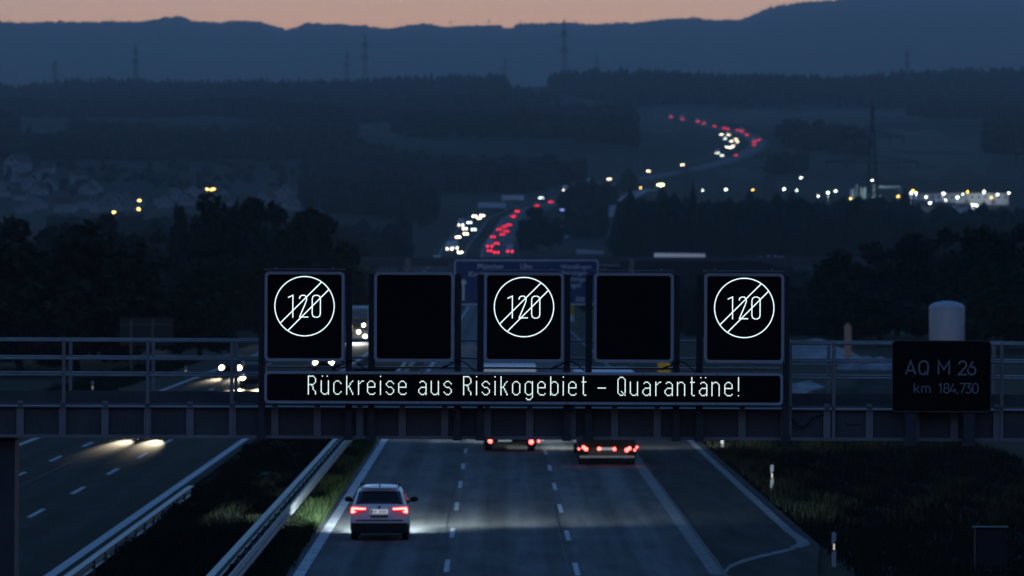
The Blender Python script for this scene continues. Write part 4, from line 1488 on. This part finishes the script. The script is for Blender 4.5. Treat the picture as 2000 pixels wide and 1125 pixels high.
# ------------------------------------------------------------------ verge and median grass
def blades(name, n, xr, yr, h, label, dens=None, m="grass"):
    x = NR.uniform(*xr, n)
    y = NR.uniform(yr[0] ** .5, yr[1] ** .5, n) ** 2
    if dens is not None:
        ok = dens(x, y) > NR.uniform(0, 1, n)
        x, y = x[ok], y[ok]
    n = len(x)
    z = H(x, y)
    hh = h * NR.uniform(.35, 1.3, n) * (1 + .5 * np.sin(x * 2.1) * np.sin(y * .31))
    a = NR.uniform(0, 6.28, n)
    w = NR.uniform(.02, .06, n)
    lean = NR.normal(0, .22, (n, 2)) * hh[:, None]
    dx, dy = np.cos(a) * w, np.sin(a) * w
    V = np.stack([np.stack([x - dx, y - dy, z - .03], -1), np.stack([x + dx, y + dy, z - .03], -1), np.stack([x + lean[:, 0], y + lean[:, 1], z + hh], -1)], 1).reshape(-1, 3)
    return tag(raw_mesh(name, V, np.arange(3 * n).reshape(n, 3), M[m]), label, "grass", kind="stuff")


blades("median_grass", 52000, (-11.3, -7.4), (136, 420), .38, "rough grass in the median between the two carriageways")
blades("median_grass", 60000, (-10.8, -9.8), (134, 300), .60, "taller weeds overgrowing the single guard rail")
blades("median_grass", 36000, (-7.3, -6.62), (136, 235), .36, "grass growing between the two beams of the double guard rail")
blades("median_grass", 40000, (-6.62, -5.9), (136, 330), .42, "green grass strip between guard rail and fast lane", m="grass_green")
blades("verge_grass", 60000, (10.1, 24), (136, 330), .34, "rough grass on the right verge around the delineator posts")
blades("verge_grass", 16000, (-32, -26.2), (230, 460), .4, "grass on the left verge beyond the oncoming lanes")


def shrub(x, y, w, h, label, seed):
    Vc, Fc, lb = crown(seed, n=900, leaf=.8)
    t = tag(empty("median_shrub", (x, y, float(H(x, y)))), label, "shrub", "shrubs in the median")
    o = raw_mesh("foliage", Vc * np.array((w / 8.6, w / 8.6, h / 9.8)), Fc, M["leaf"], t)
    MB().tube((0, 0, -.1), (0, 0, h * .6), .04, 6, .015).build("stem", M["bark"], t)


for i, (x, y, w, h, lb) in enumerate([(-10.9, 152, .9, .7, "low dark shrub in the median overlapping the nearest white line"), (-11.2, 190, .8, .62, "dark shrub in the median where the white line is overgrown"),
                                      (-10.6, 172, 1.5, .9, "wide dark shrub in the middle of the median grass"), (-9.3, 224, 2.0, 1.1, "dark shrub behind the concrete drain slab"),
                                      (-11.1, 232, 1.0, .7, "farthest dark shrub, close to the gantry's lower edge by the white line")]):
    shrub(x, y, w, h, lb, 60 + i)


# ------------------------------------------------------------------ pylons and masts
def pylon_mesh(h, arms, bw):
    mb = MB()
    r = .125 * h / 50
    lv = [0, .14, .28, .42, .55, .67, .78, .88, 1.0]
    wd = lambda s: bw * (1 - s) ** 1.25 * .5 + .35
    cs = [[(sx * wd(s), sy * wd(s), s * h) for sx, sy in ((-1, -1), (1, -1), (1, 1), (-1, 1))] for s in lv]
    for a, b in zip(cs[:-1], cs[1:]):
        for i in range(4):
            j = (i + 1) % 4
            mb.tube(a[i], b[i], r * 1.5, 4)
            mb.tube(a[i], b[j], r, 4)
            mb.tube(a[j], b[i], r, 4)
            mb.tube(b[i], b[j], r, 4)
    ams = []
    for z, half_ in arms:
        am = MB()
        ams.append(am)
        for s in (-1, 1):
            for yy in (-.6, .6):
                am.tube((s * wd(z / h), yy, z), (s * half_, 0, z), r * 1.2, 4)
                am.tube((s * wd(z / h), yy, z + h * .045), (s * half_, 0, z + .2), r * 1.2, 4)
            for q in np.linspace(.2, .85, 5):
                am.tube((s * half_ * q, 0, z), (s * half_ * (q + .06), 0, z + h * .045 * (1 - q)), r * .8, 4)
            for q in (.55, .97):
                am.tube((s * half_ * q, 0, z), (s * half_ * q, 0, z - h * .05), r * 1.3, 5)
    return mb, ams


def pylon(px, top, base_py, Y, arms_px, label, group, bw=6.0):
    k = Y / FPX
    x = (px - VX) * k
    g = float(H(x, Y))
    h = CAMH - (top - VY) * k - g
    body, arms = pylon_mesh(h, [(CAMH - (p - VY) * k - g, w * k) for p, w in arms_px], bw)
    t = tag(empty("power_pylon", (x, Y, g)), label, "pylon", group)
    body.build("lattice_mast", M["pylon"], t)
    for q in arms:
        q.build("cross_arm", M["pylon"], t)
    return (x, Y, g, h)


near_p = pylon(1704, 208, 0, 2250, [(268, 62), (317, 92)], "large dark lattice pylon with two wide arms above the lit silos", "pylons", 8)
pylon(1502, 288, 0, 2500, [(306, 28), (330, 40)], "dim pylon left of the large one, above the yard lamps", "pylons", 7)
pylon(1338, 322, 0, 2450, [(335, 18), (350, 24)], "small dark pylon just right of the bright green floodlight", "pylons", 7)
pylon(2066, 250, 0, 1500, [(302, 84), (340, 70)], "pylon beyond the right edge whose arm tip reaches into the picture", "pylons", 8)
FP = [(107, 118, 5900), (265, 84, 5950), (678, 98, 6050), (713, 66, 5900), (986, 110, 6100), (1102, 38, 5900), (1165, 108, 6150), (1772, 94, 6000)]
LBL = ["leftmost faint pylon on the middle ridge", "faint pylon on the middle ridge, second from the left", "shorter of the twin pylons left of the ridge's centre", "taller of the twin pylons left of the ridge's centre",
       "stubby faint pylon at the centre of the ridge", "tallest pylon on the ridge, reaching the skyline", "short pylon right of the tallest ridge pylon", "lone faint pylon on the right of the ridge"]
tips = []
for (px, top, Y), lb in zip(FP, LBL):
    q = (150 - top)
    tips.append(pylon(px, top, 0, Y, [(top + q * .25, 5.5), (top + q * .55, 7.5)], lb, "pylons on the middle ridge", 7))


def wires(a, b, n, label, hs, sag):
    t = MB()
    for hz in hs:
        pts = []
        for i in range(n + 1):
            s = i / n
            x = a[0] + (b[0] - a[0]) * s
            y = a[1] + (b[1] - a[1]) * s
            z = (a[2] + a[3] * hz) * (1 - s) + (b[2] + b[3] * hz) * s - sag * 4 * s * (1 - s)
            pts.append((x, y, z))
        t.path(pts, .10, 4)
    o = t.build("power_line", M["pylon"])
    return tag(o, label, "power line")


wires(tips[3], tips[5], 20, "faint power line sagging between the two tallest ridge pylons", (.62, .80), 16)
wires(tips[1], tips[3], 20, "faint power line left of the tallest twin pylon", (.62, .80), 16)
wires(tips[0], tips[1], 12, "faint power line at the far left of the ridge", (.62,), 8)
mast_t = None
ML = ["thin mast on the far skyline at the left end", "thin mast on the skyline left of the round knoll", "thin mast where the pink sky dips, left of three", "thin mast where the pink sky dips, middle of three", "thin mast where the pink sky dips, right of three",
      "thin mast on the skyline just left of the tallest pylon", "thin mast on the skyline just right of the tallest pylon"]
for (px, top), lb in zip([(18, 37), (216, 36), (880, 40), (930, 50), (955, 37), (1018, 39), (1125, 39)], ML):
    Y = 17000.0
    k = Y / FPX
    x = (px - VX) * k
    g = float(H(x, Y))
    h = CAMH - (top - VY) * k - g
    if mast_t is None:
        mast_t = empty("mast", (0, 0, 0))
        MB().tube((0, 0, 0), (0, 0, 1), 1.3, 6, .8).build("pole", M["pylon"], mast_t)
        MB().box(-2.4, 2.4, -.6, .6, .80, .92).build("antenna", M["pylon"], mast_t)
        t = mast_t
    else:
        t = copy_tree(mast_t)
    t.location = (x, Y, g)
    t.scale = (1, 1, h)
    tag(t, lb, "mast", "masts on the far skyline")


# ------------------------------------------------------------------ village on the left slope
def house_template(w, d, h, rh):
    t = empty("gabled_house", (0, 0, 0))
    wl = MB().prism([(-w / 2, -2), (w / 2, -2), (w / 2, h), (0, h + rh), (-w / 2, h)], 0, d).build("wall", M["render"], t)
    mb = MB()
    for s in (-1, 1):
        p = [(s * (w / 2 + .5), h - .40), (0, h + rh + .08), (0, h + rh + .40), (s * (w / 2 + .5), h - .08)]
        mb.prism(p if s < 0 else p[::-1], -.5, d + .5)
    rf = mb.build("roof", M["roof"], t)
    MB().box(w * .18, w * .18 + .7, d * .6, d * .6 + .7, h + rh * .4, h + rh + .9).build("chimney", M["roof"], rf)
    for xx, zz in ((-w * .25, 3.6), (w * .25, 3.6), (0, h + .3)):
        MB().box(xx - .55, xx + .55, -.03, -.002, zz, zz + 1.3).build("window", M["glass_dark"], t)
    return t


HT = [[house_template(10, 12, 5.6, 4.2), 0], [house_template(13, 11, 5.0, 4.8), 0], [house_template(8.5, 14, 6.4, 3.6), 0]]
VIL = [("village's far-left cluster", [(22, 316), (29, 330), (3, 346), (7, 358), (58, 346), (69, 355), (62, 331), (106, 314), (86, 328), (92, 349), (54, 366), (78, 380), (64, 378), (52, 386)]),
       ("village's middle part", [(168, 332), (166, 356), (180, 350), (128, 381), (145, 384), (176, 380), (200, 388), (209, 373), (232, 384), (243, 379), (252, 386), (270, 378), (226, 398)]),
       ("village row by the orange lamps", [(320, 380), (330, 371), (345, 366), (360, 376), (379, 361), (390, 378), (398, 366), (428, 378), (436, 365), (512, 372), (543, 356), (556, 364), (572, 394)])]
ORD2 = ORD
ci = 0
for nm, lst in VIL:
    for i, (px, py) in enumerate(sorted(lst)):
        e = HT[ci % 3]
        x, Y, z = sight(px, py, 8.0, 2600)
        t = e[0] if not e[1] else copy_tree(e[0])
        e[1] = 1
        t.location = (x, Y, z)
        t.rotation_euler = (0, 0, R.choice((-1, 1)) * R.uniform(.05, .5) + (R.random() < .3) * 1.57)
        sc = R.uniform(.55, .95) * (1.35 if (px, py) in ((379, 361), (22, 316)) else 1)
        t.scale = (sc, sc, sc)
        tag(t, f"pale house, {ORD2[i]} from left in the {nm}", "house", "houses of the hillside village")
        ci += 1

# ------------------------------------------------------------------ works and lamps on the right
def lamp(px, py, h, mt, label, group, name="lamp_post", size=.52, light=0, col=(1, 1, 1), y0=900, store={}, fore=0):
    x, Y, z = sight(px, py, h, y0)
    if fore:                                     # stands on this side of the houses
        Y -= fore
        x = (px - VX) * Y / FPX
        z = float(H(x, Y))
        h = round(CAMH - (py - VY) * Y / FPX - z, 1)
    key = (mt, h, size)
    if key not in store:
        t = empty(name, (0, 0, 0))
        MB().tube((0, 0, -.5), (0, 0, h - .02), .09, 6, .05).build("pole", M["galv_dark"], t)
        MB().box(-.12, .12, -.5, 0, h - .02, h + .10).build("arm", M["galv_dark"], t)
        MB().lathe([(.02, -.3), (size * .8, -.22), (size, 0), (size * .8, .22), (.02, .3)], c=(0, -.62, h - .05), n=10).build("lamp_head", M[mt], t, True)
        store[key] = t
    else:
        t = copy_tree(store[key])
    t.location = (x, Y, z)
    tag(t, label, "lamp", group)
    if light:
        l = bpy.data.lights.new("lamp_light", 'POINT')
        l.energy = light / EXPO; l.color = col; l.shadow_soft_size = .3
        o = bpy.data.objects.new("lamp_light", l); COL.objects.link(o); o.parent = t; o.location = (0, -1.0, h - .6)
    return t


YG = "yard lamps of the works on the right"
yard = [(1417.6, 370, "lone bluish yard lamp left of the dim pylon", 0), (1531, 369.5, "upper of the two yard lamps right of the dim pylon", 0), (1520, 379.6, "lower of the two yard lamps right of the dim pylon", 0),
        (1564.5, 347, "highest yard lamp, alone above the others", 0), (1617, 376, "yard lamp left of the silos, brighter of a pair", 3500), (1632, 373.5, "yard lamp left of the silos, nearer to them", 0),
        (1703, 352, "lamp on top of the silos by the large pylon", 0), (1779.5, 377, "left lamp of the pair by the amber lamp", 3000), (1789, 377.5, "right lamp of the pair by the amber lamp", 3000),
        (1808.6, 385, "first low lamp in front of the long hall", 0), (1816.4, 397, "lowest bright lamp in front of the hall", 0), (1843, 378, "lamp lighting the middle of the long hall", 5000),
        (1870, 385.5, "lamp at the foot of the hall, right of its middle", 3000), (1921.7, 374, "brightest lamp at the hall's right end", 4000), (1948, 380, "second lamp from the right end of the works", 0), (1970, 377, "last lamp at the right end of the works", 0),
        (1900, 400, "left lamp of the group lighting the pale yard", 4000), (1907, 401.5, "right lamp of the group lighting the pale yard", 0)]
for px, py, lb, li in yard:
    lamp(px, py, 8.0, "lamp_white", lb, YG, light=li, col=(.88, 1, .92), y0=2150)
for px, py, mt_, lb in ((1847, 391, "lamp_white", "tiny lamp just under the hall's middle lamp"), (1829, 392, "lamp_blue", "tiny bluish lamp in front of the hall"), (1880, 379, "lamp_white", "tiny lamp on the hall wall, right of its middle"),
                        (1936, 386, "lamp_warm", "tiny warm lamp at the hall's right end"), (1661, 388, "lamp_warm", "tiny warm lamp at the foot of the leftmost silo"), (1598, 383, "lamp_white", "tiny lamp left of the silo pair of lamps"),
                        (1556, 372, "lamp_white", "tiny lamp under the highest yard lamp"), (1470, 371, "lamp_warm", "tiny warm lamp left of the dim pylon"), (1372, 372, "lamp_white", "tiny lamp right of the small dark pylon")):
    lamp(px, py, 6.0, mt_, lb, YG, size=.24, y0=2150)
lamp(1783, 373, 10.0, "amber", "amber lamp among the works' white lamps", YG, size=.3, y0=2150)
lamp(1890, 374.5, 10.0, "amber", "dim amber lamp above the hall's roof", YG, size=.22, y0=2150)
lamp(1754, 384, 6.0, "amber", "orange lamp right of the silos", YG, size=.26, y0=2150)
lamp(1290, 361, 9.0, "lamp_green", "glaring yellow-green floodlight beside the climb", YG, name="floodlight", size=1.9, light=9000, col=(.9, 1, .4), y0=2150)
lamp(1251, 367, 7.0, "lamp_warm", "small lamp left of the floodlight", YG, size=.2, y0=2150)
lamp(1215.5, 445, 7.0, "lamp_white", "single pale lamp below the climb", YG, size=.24, y0=1500)
lamp(1194, 478, 6.0, "lamp_white", "weak lamp above the white roofed shed", YG, size=.15, y0=1400)
lamp(1098, 410, 5.0, "lamp_blue", "blue lit sign beside the far motorway", YG, name="blue_lit_sign", size=.95, y0=1800)
VG = "orange street lamps of the village"
for px, py, lb in ((405, 369.5, "orange street lamp, left one of three close together"), (413, 370, "orange street lamp, middle one of three close together"), (417.5, 369, "orange street lamp, right one of three close together"),
                   (272.5, 391.5, "yellow-orange lamp, upper of two above each other"), (271, 408, "orange lamp, lower of two above each other"), (222.5, 414.5, "lowest and leftmost orange lamp")):
    lamp(px, py, 6.5, "lamp_warm", lb, VG, name="street_lamp", size=.50, y0=1300, fore=110)

x, Y, z = sight(1690, 392, 1.0, 2200)
k = Y / FPX
SG = "silos and tanks of the works"
teal = mat("tank_teal", (.38, .55, .55), .6, .2, var=.15)
for px, top, w_, m, lb in ((1664, 366, 8, M["silo"], "grey silo, leftmost of the tall tank group"), (1674, 357, 5, M["silo"], "slim grey silo, second of the tall tank group"), (1682, 362, 5, M["galv_dark"], "dark slim silo left of the teal tank"),
                           (1691, 363, 8.5, teal, "tall teal-lit tank under the large pylon"), (1705, 379, 6.5, teal, "short teal tank, left of two"), (1718, 378, 6.5, teal, "short teal tank, right of two"), (1708, 356, 5, M["galv_dark"], "slim dark chimney silo behind the short teal tanks")):
    t = tag(empty("tank", ((px - VX) * k, Y + R.uniform(0, 4), z - .5)), lb, "tank", SG)
    r = w_ * k / 2
    h = (394 - top) * k
    MB().lathe([(r, 0), (r, h * .94), (r * .7, h * .98), (r * .2, h)], n=16).build("shell", m, t, True)
    MB().lathe([(r * 1.05, h * .9), (r * 1.05, h * .93)], n=16).build("hoop", M["galv_dark"], t)
    MB().box(-.25, .25, -r - .12, -r - .02, 0, h * .9).build("ladder", M["galv_dark"], t)
l = bpy.data.lights.new("tank_light", 'POINT'); l.energy = 5000 / EXPO; l.color = (.75, 1, .95); l.shadow_soft_size = .4
o = bpy.data.objects.new("tank_light", l); COL.objects.link(o)
o.location = ((1697 - VX) * k, Y - 9, z + 5)
t = tag(empty("conveyor_frame", ((1738 - VX) * k, Y + 4, z)), "pale conveyor bridge right of the silos", "conveyor")
MB().box(-22 * k, 22 * k, 0, 1.5, (394 - 366) * k, (394 - 362) * k).build("gallery", M["silo"], t)
for q in (-21, 21):
    MB().box(q * k - .3, q * k + .3, .3, 1.2, -1, (394 - 366) * k - .01).build("support", M["galv_dark"], t)
x, Y, z = sight(1880, 395, 1.0, 2300)
k = Y / FPX
t = tag(empty("factory_hall", ((1882 - VX) * k, Y + 12, z)), "long pale factory hall lit by yard lamps at the right", "building")
MB().box(-92 * k, 92 * k, 0, 30, -2, 21 * k).build("wall", M["white"], t)
MB().box(-94 * k, 94 * k, -.5, 30.5, 21 * k + .01, 23 * k).build("roof", M["roof"], t)
for i in range(14):
    xx = (-86 + 13 * i) * k
    MB().box(xx, xx + 5 * k, -.05, -.005, 12 * k, 16 * k).build("window", M["glass_dark"], t)
for q in (-50, 10, 62):
    MB().box((q - 4) * k, (q + 4) * k, -.08, -.006, 0, 9 * k).build("gate", M["galv_dark"], t)
x, Y, z = sight(1885, 408, 2.0, 2000)
t = tag(empty("pale_shed", (x, Y, z)), "pale low shed roof below the hall, lit at its right end", "shed")
MB().box(-6, 6, 0, 9, -2, 2.6).build("wall", M["white"], t)
MB().prism([(-6.4, 2.61), (6.4, 2.61), (5.6, 3.5), (-5.6, 3.5)], -.4, 9.4).build("roof", M["silo"], t)

# ------------------------------------------------------------------ evening haze over the whole valley
hz = bpy.data.materials.new("haze_air")
hz.use_nodes = True
nt = hz.node_tree
nt.nodes.remove(nt.nodes["Principled BSDF"])
pv = nt.nodes.new("ShaderNodeVolumePrincipled")
pv.inputs["Color"].default_value = (.86, .92, 1.0, 1)
pv.inputs["Density"].default_value = 5.2e-5
pv.inputs["Anisotropy"].default_value = .40
nt.links.new(pv.outputs[0], nt.nodes["Material Output"].inputs["Volume"])
tag(MB().box(-4200, 4200, -60, 18150, -9, 960).build("haze", hz), kind="stuff")
